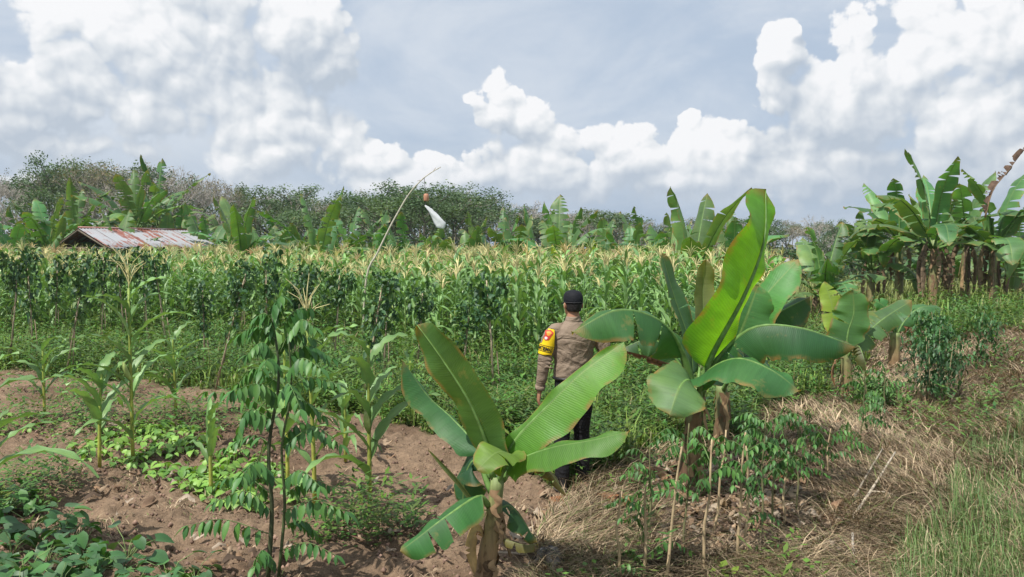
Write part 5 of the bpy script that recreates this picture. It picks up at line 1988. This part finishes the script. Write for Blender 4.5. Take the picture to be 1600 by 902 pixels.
# ------------------------------------------------------------------ the man
def ell_loft(mb, rings, n=20):
    """rings: (centre, rx, ry, axis x, axis y)"""
    idx = []
    for c, rx, ry, ax, ay in rings:
        row = []
        for j in range(n):
            th = 2 * math.pi * j / n
            row.append(mb.v(Vector(c) + Vector(ax) * (math.cos(th) * rx) + Vector(ay) * (math.sin(th) * ry)))
        idx.append(row)
    for i in range(len(idx) - 1):
        for j in range(n):
            mb.f(idx[i][j], idx[i][(j + 1) % n], idx[i + 1][(j + 1) % n], idx[i + 1][j])
    mb.fs.append(tuple(idx[0][::-1]))
    mb.fs.append(tuple(idx[-1]))


def flat_loft(mb, rows, n=22):
    """rows of (x, y, z, rx, ry) stacked with horizontal axes"""
    ell_loft(mb, [((x, y, z), rx, ry, (1, 0, 0), (0, 1, 0)) for x, y, z, rx, ry in rows], n)


def limb(mb, pts, rads, n=14):
    sp = spline(pts, 4 * (len(pts) - 1))
    rs = list(np.interp(np.linspace(0, 1, len(sp)), np.linspace(0, 1, len(rads)), rads))
    m = MB()
    # rounded ends
    T0 = (sp[0] - sp[1]).normalized(); T1 = (sp[-1] - sp[-2]).normalized()
    sp = [sp[0] + T0 * rs[0] * 0.8] + sp + [sp[-1] + T1 * rs[-1] * 0.8]
    rs = [rs[0] * 0.45] + rs + [rs[-1] * 0.45]
    mb.tube(sp, rs, n)


def remesh(o, vox, smooth=3, fac=0.5):
    r_ = o.modifiers.new('weld', 'REMESH')
    r_.mode = 'VOXEL'
    r_.voxel_size = vox
    r_.use_smooth_shade = True
    if smooth:
        s_ = o.modifiers.new('soften', 'SMOOTH')
        s_.iterations = smooth
        s_.factor = fac


def folds(o, tex, strength, coords='LOCAL'):
    d = o.modifiers.new('folds', 'DISPLACE')
    d.texture = tex
    d.strength = strength
    d.mid_level = 0.5
    d.texture_coords = coords


def cloth_mat(name, c, rough=0.8, var=0.08, fold=1.0, spec=0.2):
    m, t = new_mat(name)
    tc = t.n('ShaderNodeTexCoord')
    o = tc.outputs['Object']
    n1 = t.noise(t.v('MULTIPLY', o, (1.2, 1.2, 2.2)), 5.0, 4, 0.5, 1.2)
    n2 = t.noise(o, 220.0, 2, 0.5)
    cc = t.mix(t.mr(n2.outputs[0], 0.3, 0.7), tuple(x * (1 - var) for x in c), tuple(x * (1 + var) for x in c))
    pb = t.n('ShaderNodeBsdfPrincipled')
    t.put(pb.inputs['Base Color'], cc)
    pb.inputs['Roughness'].default_value = rough
    pb.inputs['Specular IOR Level'].default_value = spec
    b = t.n('ShaderNodeBump')
    b.inputs['Strength'].default_value = 0.6 * fold
    b.inputs['Distance'].default_value = 0.05
    t.put(b.inputs['Height'], n1.outputs[0])
    t.put(pb.inputs['Normal'], b.outputs[0])
    out = t.n('ShaderNodeOutputMaterial')
    t.put(out.inputs[0], pb.outputs[0])
    return m


def build_man():
    """built 1.72 m tall at his own origin facing +y (away from the camera)"""
    base = G(888, 768)
    base.z = gz(base.x, base.y)
    base = Vector((P(895, 768, 6.62).x, 6.62, base.z))
    root = thing('person', 'man in khaki uniform shirt, black cap and black trousers standing with his back turned', 'person', base, rz=math.radians(17))
    top = P(893, 455, 6.62).z - base.z
    k = top / 1.735
    root.scale = (k, k, k)
    skin = simple_mat('skin', (0.33, 0.165, 0.10), 0.5, 0.08, 12, 0.05, 0.4)
    khaki = cloth_mat('khaki_cloth', (0.235, 0.180, 0.135), 0.75, 0.08, 1.2)
    black = cloth_mat('black_cloth', (0.012, 0.012, 0.014), 0.8, 0.2, 1.0)
    capm = cloth_mat('cap_cloth', (0.010, 0.011, 0.015), 0.75, 0.2, 0.2)
    hairm = simple_mat('hair', (0.012, 0.010, 0.010), 0.6, 0.3, 120, 0.5)
    leather = simple_mat('boot_leather', (0.015, 0.014, 0.014), 0.4, 0.2, 20, 0.1)

    # skeleton points
    shL, elL, wrL = Vector((-0.185, 0.0, 1.405)), Vector((-0.262, 0.02, 1.115)), Vector((-0.285, 0.07, 0.875))
    shR, elR, wrR = Vector((0.185, 0.0, 1.405)), Vector((0.300, -0.02, 1.14)), Vector((0.27, 0.10, 0.91))
    hipL, knL, anL = Vector((-0.092, 0, 0.90)), Vector((-0.100, 0.02, 0.48)), Vector((-0.108, -0.02, 0.09))
    hipR, knR, anR = Vector((0.092, 0, 0.90)), Vector((0.100, 0.05, 0.49)), Vector((0.112, 0.05, 0.09))

    # ---- body: one continuous skin under the clothes
    b = MB()
    flat_loft(b, [(0, 0, 0.86, 0.10, 0.08), (0, 0, 0.95, 0.145, 0.10), (0, 0, 1.10, 0.13, 0.09), (0, 0, 1.30, 0.165, 0.10), (0, 0, 1.42, 0.14, 0.08), (0, 0.0, 1.47, 0.062, 0.062), (0, 0.010, 1.535, 0.054, 0.060), (0, 0.02, 1.575, 0.052, 0.062)])
    # head
    flat_loft(b, [(0, 0.065, 1.505, 0.020, 0.02), (0, 0.055, 1.515, 0.040, 0.045), (0, 0.035, 1.545, 0.058, 0.075), (0, 0.025, 1.585, 0.069, 0.090), (0, 0.020, 1.625, 0.073, 0.095), (0, 0.015, 1.665, 0.072, 0.094), (0, 0.012, 1.70, 0.058, 0.076), (0, 0.012, 1.72, 0.03, 0.04)], 24)
    # nose, brow, chin and mouth on the face (far side)
    b.tube([(0, 0.108, 1.635), (0, 0.128, 1.605), (0, 0.118, 1.592)], [0.008, 0.014, 0.012], 8)
    b.tube([(-0.04, 0.098, 1.648), (0, 0.112, 1.65), (0.04, 0.098, 1.648)], 0.010, 8)
    b.tube([(-0.022, 0.106, 1.563), (0, 0.116, 1.564), (0.022, 0.106, 1.563)], 0.008, 8)
    # ears
    for sg in (-1, 1):
        ell_loft(b, [((sg * 0.068, 0.012, 1.606), 0.020, 0.012, (0, 1, 0), (0, 0, 1)), ((sg * 0.082, 0.004, 1.610), 0.020, 0.031, (0, 1, 0), (0, 0, 1)), ((sg * 0.088, 0.000, 1.610), 0.014, 0.024, (0, 1, 0), (0, 0, 1))], 12)
    for s_, e_, w_ in ((shL, elL, wrL), (shR, elR, wrR)):
        limb(b, [s_, e_, w_], [0.045, 0.037, 0.026])
    for h_, k_, a_ in ((hipL, knL, anL), (hipR, knR, anR)):
        limb(b, [h_, k_, a_], [0.075, 0.05, 0.035])
    # hands: palm and five fingers each
    for w_, dirv, side in ((wrL, (elL, wrL), -1), (wrR, (elR, wrR), 1)):
        D = (dirv[1] - dirv[0]).normalized()
        D = (D + Vector((0, 0, -0.5))).normalized()
        Wd = Vector((0.15, 1, 0.1)); Wd = (Wd - D * Wd.dot(D)).normalized()      # across the palm, thumb forward
        Np = D.cross(Wd).normalized()
        if Np.x * side > 0: Np = -Np                                             # palm faces the thigh
        c0 = w_ + D * 0.01
        ell_loft(b, [(c0, 0.026, 0.020, Wd, Np), (c0 + D * 0.03, 0.036, 0.017, Wd, Np), (c0 + D * 0.065, 0.042, 0.016, Wd, Np), (c0 + D * 0.092, 0.040, 0.013, Wd, Np)], 14)
        for fi, (off, L, curl) in enumerate(((0.030, 0.070, 0.45), (0.010, 0.078, 0.55), (-0.011, 0.072, 0.65), (-0.031, 0.058, 0.80))):
            p0 = c0 + D * 0.080 + Wd * off
            d1 = (D * math.cos(curl * 0.4) + Np * math.sin(curl * 0.4) + Wd * off * 1.2).normalized()
            d2 = (D * math.cos(curl * 1.1) + Np * math.sin(curl * 1.1)).normalized()
            d3 = (D * math.cos(curl * 1.7) + Np * math.sin(curl * 1.7)).normalized()
            p1 = p0 + d1 * (L * 0.5); p2 = p1 + d2 * (L * 0.32); p3 = p2 + d3 * (L * 0.25)
            b.tube([p0, p1, p2, p3], [0.0098, 0.0092, 0.0085, 0.0065], 8)
        t0 = c0 + D * 0.025 + Wd * 0.026
        t1 = t0 + (D * 0.6 + Wd * 0.75 + Np * 0.3).normalized() * 0.036
        t2 = t1 + (D * 0.9 + Wd * 0.25 + Np * 0.4).normalized() * 0.030
        b.tube([t0, t1, t2], [0.0135, 0.0115, 0.0080], 8)
    o = b.build('body', skin, root)
    remesh(o, 0.0065, 2)
    # eyes
    for sg in (-1, 1):
        e = MB()
        ell_loft(e, [((sg * 0.030, 0.100, 1.628), 0.004, 0.004, (1, 0, 0), (0, 0, 1)), ((sg * 0.030, 0.106, 1.628), 0.013, 0.008, (1, 0, 0), (0, 0, 1)), ((sg * 0.030, 0.110, 1.628), 0.006, 0.005, (1, 0, 0), (0, 0, 1))], 10)
        e.build('eye', simple_mat('eye', (0.05, 0.04, 0.035), 0.2), root)

    # ---- hair below the cap
    h = MB()
    flat_loft(h, [(0, -0.010, 1.560, 0.056, 0.060), (0, 0.000, 1.58, 0.066, 0.080), (0, 0.006, 1.62, 0.0755, 0.093), (0, 0.006, 1.66, 0.0775, 0.096), (0, 0.006, 1.70, 0.066, 0.084)], 24)
    # keep only the back of the head
    h.vs = [(x, min(y, 0.052 - max(0, (1.66 - z)) * 0.55), z) for x, y, z in h.vs]
    h.build('hair', hairm, root)

    # ---- cap: crown, band seam, brim pointing away
    c = MB()
    flat_loft(c, [(0, 0.010, 1.628, 0.0815, 0.100), (0, 0.010, 1.655, 0.084, 0.103), (0, 0.010, 1.680, 0.083, 0.102), (0, 0.010, 1.705, 0.077, 0.095), (0, 0.012, 1.725, 0.064, 0.080), (0, 0.012, 1.737, 0.046, 0.058), (0, 0.012, 1.743, 0.022, 0.03)], 28)
    co = c.build('cap', capm, root)
    br = MB()
    prev = None
    for i in range(13):
        th = math.radians(20 + 140 * i / 12)
        row = [br.v((math.cos(th) * 0.080, 0.01 + math.sin(th) * 0.100, 1.640)), br.v((math.cos(th) * 0.085, 0.02 + math.sin(th) * 0.165, 1.622)), br.v((math.cos(th) * 0.084, 0.018 + math.sin(th) * 0.163, 1.616)), br.v((math.cos(th) * 0.080, 0.01 + math.sin(th) * 0.100, 1.632))]
        if prev:
            for j in range(3): br.f(prev[j], prev[j + 1], row[j + 1], row[j])
        prev = row
    br.build('brim', capm, co)
    bd = MB()
    ell_loft_pts = []
    bd.tube([(math.cos(t_) * 0.0825, 0.010 + math.sin(t_) * 0.1012, 1.640) for t_ in [i * math.pi / 16 for i in range(33)]], 0.0022, 5, cap=False)
    bd.build('seam', simple_mat('cap_seam', (0.05, 0.05, 0.055), 0.8), co)
    bt = MB()
    bt.tube([(0, 0.012, 1.740), (0, 0.012, 1.748)], [0.009, 0.005], 10)
    bt.build('button', capm, co)

    # ---- shirt
    tx = bpy.data.textures.new('fold_texture', 'CLOUDS')
    tx.noise_scale = 0.15
    tx.noise_depth = 2
    s = MB()
    flat_loft(s, [(0, 0, 0.975, 0.168, 0.128), (0, 0, 1.00, 0.176, 0.134), (0, -0.002, 1.05, 0.176, 0.132), (0, 0, 1.13, 0.168, 0.122), (0, -0.004, 1.22, 0.180, 0.126), (0, -0.008, 1.31, 0.198, 0.132), (0, -0.006, 1.37, 0.200, 0.120), (0, 0.0, 1.415, 0.178, 0.098), (0, 0.002, 1.445, 0.125, 0.082), (0, 0.004, 1.470, 0.078, 0.070), (0, 0.006, 1.490, 0.066, 0.066)], 28)
    limb(s, [shL + Vector((0.035, 0, 0.0)), shL.lerp(elL, 0.35) + Vector((-0.012, 0, 0.01)), elL, wrL - (wrL - elL) * 0.06], [0.066, 0.072, 0.056, 0.042])
    limb(s, [shR + Vector((-0.035, 0, 0.0)), shR.lerp(elR, 0.35) + Vector((0.012, 0, 0.01)), elR, wrR - (wrR - elR) * 0.06], [0.066, 0.072, 0.056, 0.042])
    # draped creases
    rr_ = random.Random(8)
    for (x0, z0, x1, z1) in ((-0.13, 1.36, -0.02, 1.20), (0.13, 1.35, 0.03, 1.18), (-0.15, 1.24, 0.02, 1.12), (0.15, 1.22, -0.02, 1.10), (-0.15, 1.14, 0.06, 1.04), (0.16, 1.12, -0.04, 1.03), (-0.10, 1.08, 0.1, 1.01), (0.05, 1.30, 0.12, 1.16), (-0.05, 1.16, -0.14, 1.05)):
        def yb(x, z):
            ry = float(np.interp(z, [0.975, 1.05, 1.13, 1.22, 1.31, 1.41], [0.128, 0.132, 0.122, 0.130, 0.140, 0.098]))
            rx = float(np.interp(z, [0.975, 1.05, 1.13, 1.22, 1.31, 1.41], [0.168, 0.176, 0.168, 0.180, 0.198, 0.178]))
            return -ry * math.sqrt(max(0.02, 1 - (x / rx) ** 2)) + 0.004
        pts = [(x0 + (x1 - x0) * t_, yb(x0 + (x1 - x0) * t_, z0 + (z1 - z0) * t_ - 0.02 * math.sin(math.pi * t_)), z0 + (z1 - z0) * t_ - 0.02 * math.sin(math.pi * t_)) for t_ in (0, 0.25, 0.5, 0.75, 1)]
        s.tube(pts, [0.006, 0.012, 0.013, 0.011, 0.005], 8)
    for e_, t0 in ((elL, 0), (elR, 1)):
        for q in range(3):
            a = e_ + Vector((0.03 * (1 if t0 == 0 else -1), -0.02, 0.035 * q - 0.03))
            s.tube([a + Vector((-0.03, -0.035, 0.01)), a + Vector((0, -0.048, 0)), a + Vector((0.03, -0.03, -0.012))], 0.010, 7)
    so = s.build('shirt', khaki, root)
    remesh(so, 0.0075, 3)
    folds(so, tx, 0.020)
    cl = MB()
    flat_loft(cl, [(0, 0.004, 1.472, 0.072, 0.072), (0, 0.004, 1.480, 0.073, 0.074), (0, 0.006, 1.512, 0.062, 0.068), (0, 0.006, 1.516, 0.058, 0.064)], 24)
    cl.build('collar', khaki, so)
    ep = MB()
    for sg in (-1, 1):
        ep.tube([(sg * 0.085, 0.0, 1.462), (sg * 0.13, 0.0, 1.452), (sg * 0.178, 0.0, 1.428)], [0.02, 0.022, 0.02], 8, squash=0.28)
    ep.build('shoulder_straps', khaki, so)
    for w_, e_ in ((wrL, elL), (wrR, elR)):
        cf = MB()
        D = (w_ - e_).normalized()
        cf.tube([w_ - D * 0.045, w_ - D * 0.005], [0.0445, 0.0425], 16, cap=False)
        q = cf.build('cuff', khaki, so)
        q.modifiers.new('thick', 'SOLIDIFY').thickness = 0.004

    # ---- trousers
    t = MB()
    flat_loft(t, [(0, 0, 0.80, 0.12, 0.10), (0, 0, 0.86, 0.168, 0.128), (0, 0, 0.93, 0.170, 0.126), (0, 0, 0.99, 0.160, 0.118)], 26)
    limb(t, [hipL + Vector((0.004, 0, -0.02)), hipL.lerp(knL, 0.45), knL, knL.lerp(anL, 0.55), anL + Vector((0, 0, 0.03))], [0.098, 0.088, 0.072, 0.066, 0.064])
    limb(t, [hipR + Vector((-0.004, 0, -0.02)), hipR.lerp(knR, 0.45), knR, knR.lerp(anR, 0.55), anR + Vector((0, 0, 0.03))], [0.098, 0.088, 0.072, 0.066, 0.064])
    to = t.build('trousers', black, root)
    remesh(to, 0.0085, 3)
    folds(to, tx, 0.020)
    bl = MB()
    bl.tube([(math.cos(a) * 0.172, math.sin(a) * 0.132, 0.985) for a in [i * math.pi / 14 for i in range(29)]], 0.014, 6, cap=False)
    bl.build('belt', leather, root)
    for sg in (-1, 1):
        p = MB()
        x = sg * 0.085
        p.quad((x - 0.055, -0.129, 0.90), (x + 0.055, -0.129, 0.90), (x + 0.052, -0.126, 0.80), (x - 0.052, -0.126, 0.80))
        q = p.build('back_pocket', black, to)
        q.modifiers.new('thick', 'SOLIDIFY').thickness = 0.01
    # ---- boots
    for a in (anL, anR):
        m = MB()
        x, y, _ = a
        flat_loft(m, [(x, y + 0.045, 0.0, 0.043, 0.125), (x, y + 0.045, 0.03, 0.048, 0.130), (x, y + 0.035, 0.06, 0.046, 0.105), (x, y + 0.01, 0.10, 0.050, 0.068), (x, y, 0.17, 0.053, 0.055), (x, y, 0.20, 0.052, 0.052)], 18)
        bo = m.build('boot', leather, root)
        sl_ = MB()
        flat_loft(sl_, [(x, y + 0.045, -0.012, 0.046, 0.130), (x, y + 0.045, 0.008, 0.052, 0.136)], 18)
        sl_.build('sole', simple_mat('boot_sole', (0.05, 0.045, 0.04), 0.9), bo)

    # ---- yellow arm badge on the left sleeve, wrapped round it
    ax0, ax1 = shL + Vector((-0.012, 0, 0.012)), elL
    A = (ax1 - ax0).normalized()
    back = Vector((-0.45, -1, 0)).normalized()
    back = (back - A * back.dot(A)).normalized()
    tang = A.cross(back).normalized()
    if tang.x < 0: tang = -tang       # +u runs to the right as seen from behind

    def wrap(u, v, lift):
        """u metres round the sleeve, v metres down from the shoulder"""
        R = 0.0800 + lift - 0.012 * max(0, (v - 0.08)) / 0.15
        if v < 0.04: R -= 0.35 * (0.04 - v)
        th = u / 0.080
        return ax0 + A * v + (back * math.cos(th) + tang * math.sin(th)) * R

    def patch(poly, lift, name, mat, parent, lab=None):
        """outline in (u,v) filled finely so that it follows the sleeve"""
        us = [p[0] for p in poly]; vs_ = [p[1] for p in poly]
        m = MB()
        n = 22
        # rows by v; each row spans the outline
        rows = []
        for i in range(n + 1):
            v = min(vs_) + (max(vs_) - min(vs_)) * (0.001 + 0.998 * i / n)
            xs = []
            for a in range(len(poly)):
                (x0, y0), (x1, y1) = poly[a], poly[(a + 1) % len(poly)]
                if (y0 > v) != (y1 > v):
                    xs.append(x0 + (v - y0) / (y1 - y0) * (x1 - x0))
            if len(xs) < 2: continue
            xs.sort()
            rows.append([m.v(wrap(xs[0] + (xs[-1] - xs[0]) * j / 10, v, lift)) for j in range(11)])
        for i in range(len(rows) - 1):
            for j in range(10): m.f(rows[i][j], rows[i][j + 1], rows[i + 1][j + 1], rows[i + 1][j])
        o = m.build(name, mat, parent)
        return o
    yel = simple_mat('badge_yellow', (0.86, 0.60, 0.01), 0.6, 0.05, 60, 0.05)
    blk = simple_mat('badge_black', (0.012, 0.012, 0.012), 0.7)
    red = simple_mat('badge_red', (0.55, 0.05, 0.03), 0.6, 0.1, 60)
    gold = simple_mat('badge_gold', (0.75, 0.33, 0.05), 0.5)
    wht = simple_mat('badge_white', (0.8, 0.7, 0.7), 0.6)
    outl = [(-0.030, 0.000), (0.030, 0.000), (0.050, 0.10), (0.066, 0.148), (0.062, 0.222), (0.0, 0.232), (-0.105, 0.232), (-0.110, 0.150), (-0.060, 0.135), (-0.045, 0.06)]
    arm = patch([(u * 1.10, v * 1.035 - 0.004) for u, v in outl], 0.0015, 'arm_badge', blk, root)
    arm['label'] = 'yellow sleeve badge with black edge, red shield and black lettering'
    patch(outl, 0.0035, 'yellow_field', yel, arm)
    # two black lines above and below the lettering
    patch([(-0.11, 0.150), (0.064, 0.148), (0.064, 0.152), (-0.11, 0.154)], 0.0050, 'upper_line', blk, arm)
    patch([(-0.108, 0.200), (0.060, 0.198), (0.060, 0.203), (-0.108, 0.205)], 0.0050, 'lower_line', blk, arm)
    # red shield with gold top and a white mark
    patch([(-0.052, 0.022), (-0.006, 0.008), (0.028, 0.026), (0.012, 0.066), (0.000, 0.098), (-0.030, 0.108), (-0.052, 0.092), (-0.042, 0.060)], 0.0052, 'red_shield', red, arm)
    patch([(-0.036, 0.030), (-0.006, 0.020), (0.012, 0.032), (0.000, 0.056), (-0.014, 0.064), (-0.026, 0.054)], 0.0064, 'gold_crest', gold, arm)
    patch([(-0.040, 0.078), (-0.026, 0.072), (-0.012, 0.080), (-0.020, 0.096), (-0.036, 0.098)], 0.0064, 'white_mark', wht, arm)
    # lettering
    cu = bpy.data.curves.new('lettering', 'FONT')
    cu.body = 'KAMTIBMAS'
    cu.size = 0.044
    cu.offset = 0.0012
    cu.space_character = 1.0
    to_ = bpy.data.objects.new('lettering_tmp', cu)
    col.objects.link(to_)
    dg = bpy.context.evaluated_depsgraph_get()
    me = bpy.data.meshes.new_from_object(to_.evaluated_get(dg))
    xs = [v.co.x for v in me.vertices]
    wd = max(xs) - min(xs)
    sx_ = 0.185 / wd
    for v in me.vertices:
        u = 0.054 - (max(xs) - v.co.x) * sx_
        vv = 0.193 - v.co.y * 1.05
        v.co = wrap(u, vv, 0.0060)
    me.materials.clear()
    me.materials.append(blk)
    bpy.data.objects.remove(to_)
    put('lettering', me, arm)
    return root


build_man()


# ------------------------------------------------------------------ litter on the ground
def ground_leaf(label, pts, W, c, seed, lift=0.04):
    P3 = []
    for i, (x, y) in enumerate(pts):
        p = G(x, y)
        p.z += lift * (1 + math.sin(i * 1.9 + seed))
        P3.append(p)
    root = thing('fallen_leaf', label, 'fallen leaf', P3[0])
    banana_leaf(root, P3[0], P3, W, (0.1, -0.3, 1), seed=seed, fold=-0.35, curl=0.9, strips=4, tear=0.45, colr=c, seg=18, mat=M_DRY, name='blade', petiole=0.03)


ground_leaf('curled rust-brown fallen banana leaf at the man\'s feet', [(990, 806), (950, 792), (905, 776), (858, 792)], 0.42, (0.32, 0.15, 0.08), 1, 0.08)
ground_leaf('orange fallen banana leaf lying between the hedge saplings', [(1165, 735), (1190, 745), (1226, 745)], 0.36, (0.42, 0.17, 0.07), 2, 0.05)
ground_leaf('pale tan curled leaf in the dark litter under the large banana', [(1090, 820), (1105, 790), (1132, 800)], 0.26, (0.45, 0.33, 0.23), 3, 0.10)
ground_leaf('dark brown fallen leaf behind the pale curled one', [(1020, 745), (1060, 738), (1100, 752)], 0.26, (0.20, 0.11, 0.07), 4, 0.05)
ground_leaf('grey-brown fallen leaf right of the orange one', [(1180, 775), (1215, 768), (1260, 790)], 0.26, (0.30, 0.22, 0.16), 5, 0.05)
ground_leaf('brown fallen leaf near the foot of the young banana', [(1310, 632), (1345, 640), (1380, 636)], 0.25, (0.26, 0.16, 0.09), 6, 0.04)
ground_leaf('small tan fallen leaf on the straw left of the rust-brown one', [(850, 805), (870, 792), (895, 800)], 0.16, (0.42, 0.30, 0.22), 7, 0.04)
ground_leaf('grey fallen leaf in front of the pale curled one', [(1110, 850), (1145, 838), (1190, 845)], 0.20, (0.33, 0.26, 0.20), 8, 0.04)


def branch(label, pts, r0, r1, c, lifts, name='fallen_branch', cat='branch', twig=None):
    P3 = []
    for (x, y), l in zip(pts, lifts):
        p = G(x, y)
        # raise the point without moving it sideways
        p.z += l
        P3.append(p)
    root = thing(name, label, cat, P3[0])
    mb = MB(c)
    sp = spline(P3, 14)
    mb.tube(sp, [r0 + (r1 - r0) * i / 14 + 0.002 * math.sin(i * 2.7) for i in range(15)], 7, c)
    mb.build('limb', M_BARK, root, P3[0])
    if twig:
        t = MB(c)
        a = sp[7]
        t.tube([a, a + Vector(twig) * 0.5 + Vector((0, 0, 0.02)), a + Vector(twig)], [r1 * 0.9, r1 * 0.7, r1 * 0.4], 5, c)
        t.build('twig', M_BARK, root, P3[0])


branch('longer pale grey fallen branch of the crossed pair in the straw', [(1332, 808), (1360, 782), (1398, 738)], 0.015, 0.008, (0.44, 0.38, 0.30), (0.03, 0.08, 0.16), twig=(0.25, -0.02, -0.05))
branch('thinner fallen branch behind the longer one of the crossed pair', [(1328, 790), (1350, 765), (1378, 728)], 0.011, 0.007, (0.38, 0.33, 0.26), (0.03, 0.08, 0.14))
branch('grey stick lying near the bottom right in the straw', [(1332, 835), (1334, 865), (1342, 888)], 0.010, 0.006, (0.40, 0.36, 0.31), (0.06, 0.05, 0.04))
branch('thin dead stick lying over the straw left of the crossed pair', [(1240, 838), (1300, 812), (1320, 815)], 0.010, 0.006, (0.34, 0.28, 0.22), (0.03, 0.04, 0.04))
branch('old banana midrib lying in dark litter behind the hedge sticks', [(1085, 745), (1130, 780), (1190, 800)], 0.022, 0.012, (0.27, 0.20, 0.14), (0.04, 0.05, 0.03))
branch('bleached stick on the ground among the hedge sticks', [(1120, 868), (1150, 858), (1185, 862)], 0.012, 0.008, (0.50, 0.44, 0.36), (0.03, 0.04, 0.03))
branch('brown root lying beside the foot of the bluish corn', [(588, 792), (620, 785), (648, 800)], 0.010, 0.005, (0.24, 0.16, 0.11), (0.02, 0.03, 0.01))


for _i, (_l, _p, _w, _c) in enumerate((
    ('big curled grey-brown dead leaf at the foot of the large banana plant', [(1035, 790), (1065, 775), (1098, 778)], 0.34, (0.30, 0.21, 0.15)),
    ('dark twisted dead leaf behind the hedge sticks under the drooping leaf tip', [(1150, 765), (1185, 755), (1225, 770)], 0.32, (0.15, 0.10, 0.07)),
    ('tan dead leaf lying across the litter at the middle of the hedge row', [(1075, 845), (1110, 828), (1150, 832)], 0.28, (0.40, 0.29, 0.20)),
    ('brown dead leaf among straw right of the hedge row', [(1255, 800), (1285, 792), (1315, 800)], 0.26, (0.24, 0.15, 0.10)),
    ('crumpled brown dead leaf left of the large banana trunk', [(990, 760), (1020, 752), (1050, 762)], 0.30, (0.26, 0.15, 0.09)),
)):
    ground_leaf(_l, _p, _w, _c, 20 + _i, 0.07)


def litter():
    """broken bits of dead leaf under the bananas and hedge"""
    r = random.Random(31)
    vs = []
    for k in range(5):
        m = MB()
        prev = None
        w = r.uniform(0.02, 0.045)
        for j in range(5):
            t_ = j / 4
            x = (t_ - 0.5) * r.uniform(0.10, 0.16)
            z = 0.02 + 0.02 * math.sin(j * 1.8 + k)
            row = [m.v((x, -w * math.sin(math.pi * (0.1 + 0.8 * t_)), z), (1, 1, 1)), m.v((x, 0, z + 0.012), (1, 1, 1)), m.v((x, w * math.sin(math.pi * (0.1 + 0.8 * t_)), z - 0.01), (1, 1, 1))]
            if prev:
                m.f(prev[0], prev[1], row[1], row[0]); m.f(prev[1], prev[2], row[2], row[1])
            prev = row
        vs.append(m)
    polys = [([(1000, 740), (1060, 705), (1180, 715), (1260, 770), (1280, 830), (1180, 880), (1060, 870), (990, 800)], 620), ([(1330, 545), (1400, 535), (1450, 560), (1420, 600), (1340, 590)], 260), ([(820, 770), (960, 760), (1000, 830), (860, 900), (800, 880)], 130), ([(1280, 640), (1420, 620), (1440, 700), (1300, 700)], 120), ([(50, 640), (600, 680), (760, 800), (740, 900), (340, 900), (60, 740)], 150), ([(1000, 720), (1290, 700), (1330, 860), (1000, 880)], 500)]
    X, Y, C = [], [], []
    for poly, n in polys:
        xs = [p[0] for p in poly]; ys = [p[1] for p in poly]
        c = 0
        while c < n:
            px, py = r.uniform(min(xs), max(xs)), r.uniform(min(ys), max(ys))
            if not inpoly(np.array([px]), np.array([py]), poly)[0]: continue
            p = G(px, py)
            X.append(p.x); Y.append(p.y)
            C.append(r.choice([(0.34, 0.25, 0.17), (0.20, 0.13, 0.085), (0.38, 0.31, 0.24), (0.10, 0.07, 0.05), (0.28, 0.18, 0.11), (0.16, 0.11, 0.08)]))
            c += 1
    n = len(X)
    X, Y, C = np.array(X), np.array(Y), np.array(C)
    me = scatter_merge('leaf_litter', vs, np.stack([X, Y, gz(X, Y) + 0.035], -1), rng.random(n) * 6.28, rng.uniform(0.35, 1.15, n), C, M_DRY, rng.integers(0, 5, n), rng.normal(0, 0.8, (n, 2)))
    tag(put('leaf_litter', me), 'broken dead banana leaves littering the ground under the plants', 'litter', kind='stuff')


litter()


def stump(label, px, py, R, H, c, seed):
    """charred lump with a cracked uneven outline"""
    b = G(px, py)
    r = random.Random(seed)
    root = thing('charred_stump', label, 'stump', b)
    m = MB(c)
    rings = []
    for i, (q, z) in enumerate(((1.1, -0.1), (1.0, 0.3), (0.85, 0.65), (0.55, 0.95), (0.15, 1.0))):
        row = []
        for j in range(18):
            th = j / 18 * 2 * math.pi
            k = q * R * (1 + 0.22 * math.sin(j * 2.7 + seed + i * 0.5) + r.uniform(-0.12, 0.12))
            g = r.choice((0.5, 1.0, 1.0, 2.6))
            row.append(m.v((math.cos(th) * k, math.sin(th) * k * 0.8, z * H + r.uniform(-0.1, 0.1) * H), tuple(a * g for a in c)))
        rings.append(row)
    for i in range(4):
        for j in range(18): m.f(rings[i][j], rings[i][(j + 1) % 18], rings[i + 1][(j + 1) % 18], rings[i + 1][j])
    m.fs.append(tuple(rings[-1]))
    m.build('lump', M_BARK, root, smooth=False)


stump('ash-grey charred stump at the bottom edge right of the front banana', 856, 893, 0.10, 0.11, (0.13, 0.12, 0.115), 3)


# ------------------------------------------------------------------ thin humid air
def build_haze():
    m = bpy.data.materials.new('humid_air')
    m.use_nodes = True
    m.node_tree.nodes.clear()
    t = NT(m.node_tree)
    v = t.n('ShaderNodeVolumePrincipled')
    v.inputs['Color'].default_value = (0.86, 0.92, 1.0, 1)
    v.inputs['Density'].default_value = 0.0004
    v.inputs['Anisotropy'].default_value = 0.3
    out = t.n('ShaderNodeOutputMaterial')
    t.put(out.inputs[1], v.outputs[0])
    mb = MB()
    mb.box(-1150, 1150, -60, 760, -1.6, 16)
    tag(mb.build('haze', m, None, smooth=False), 'thin humid haze over the field and the far trees', 'haze', kind='stuff')


build_haze()
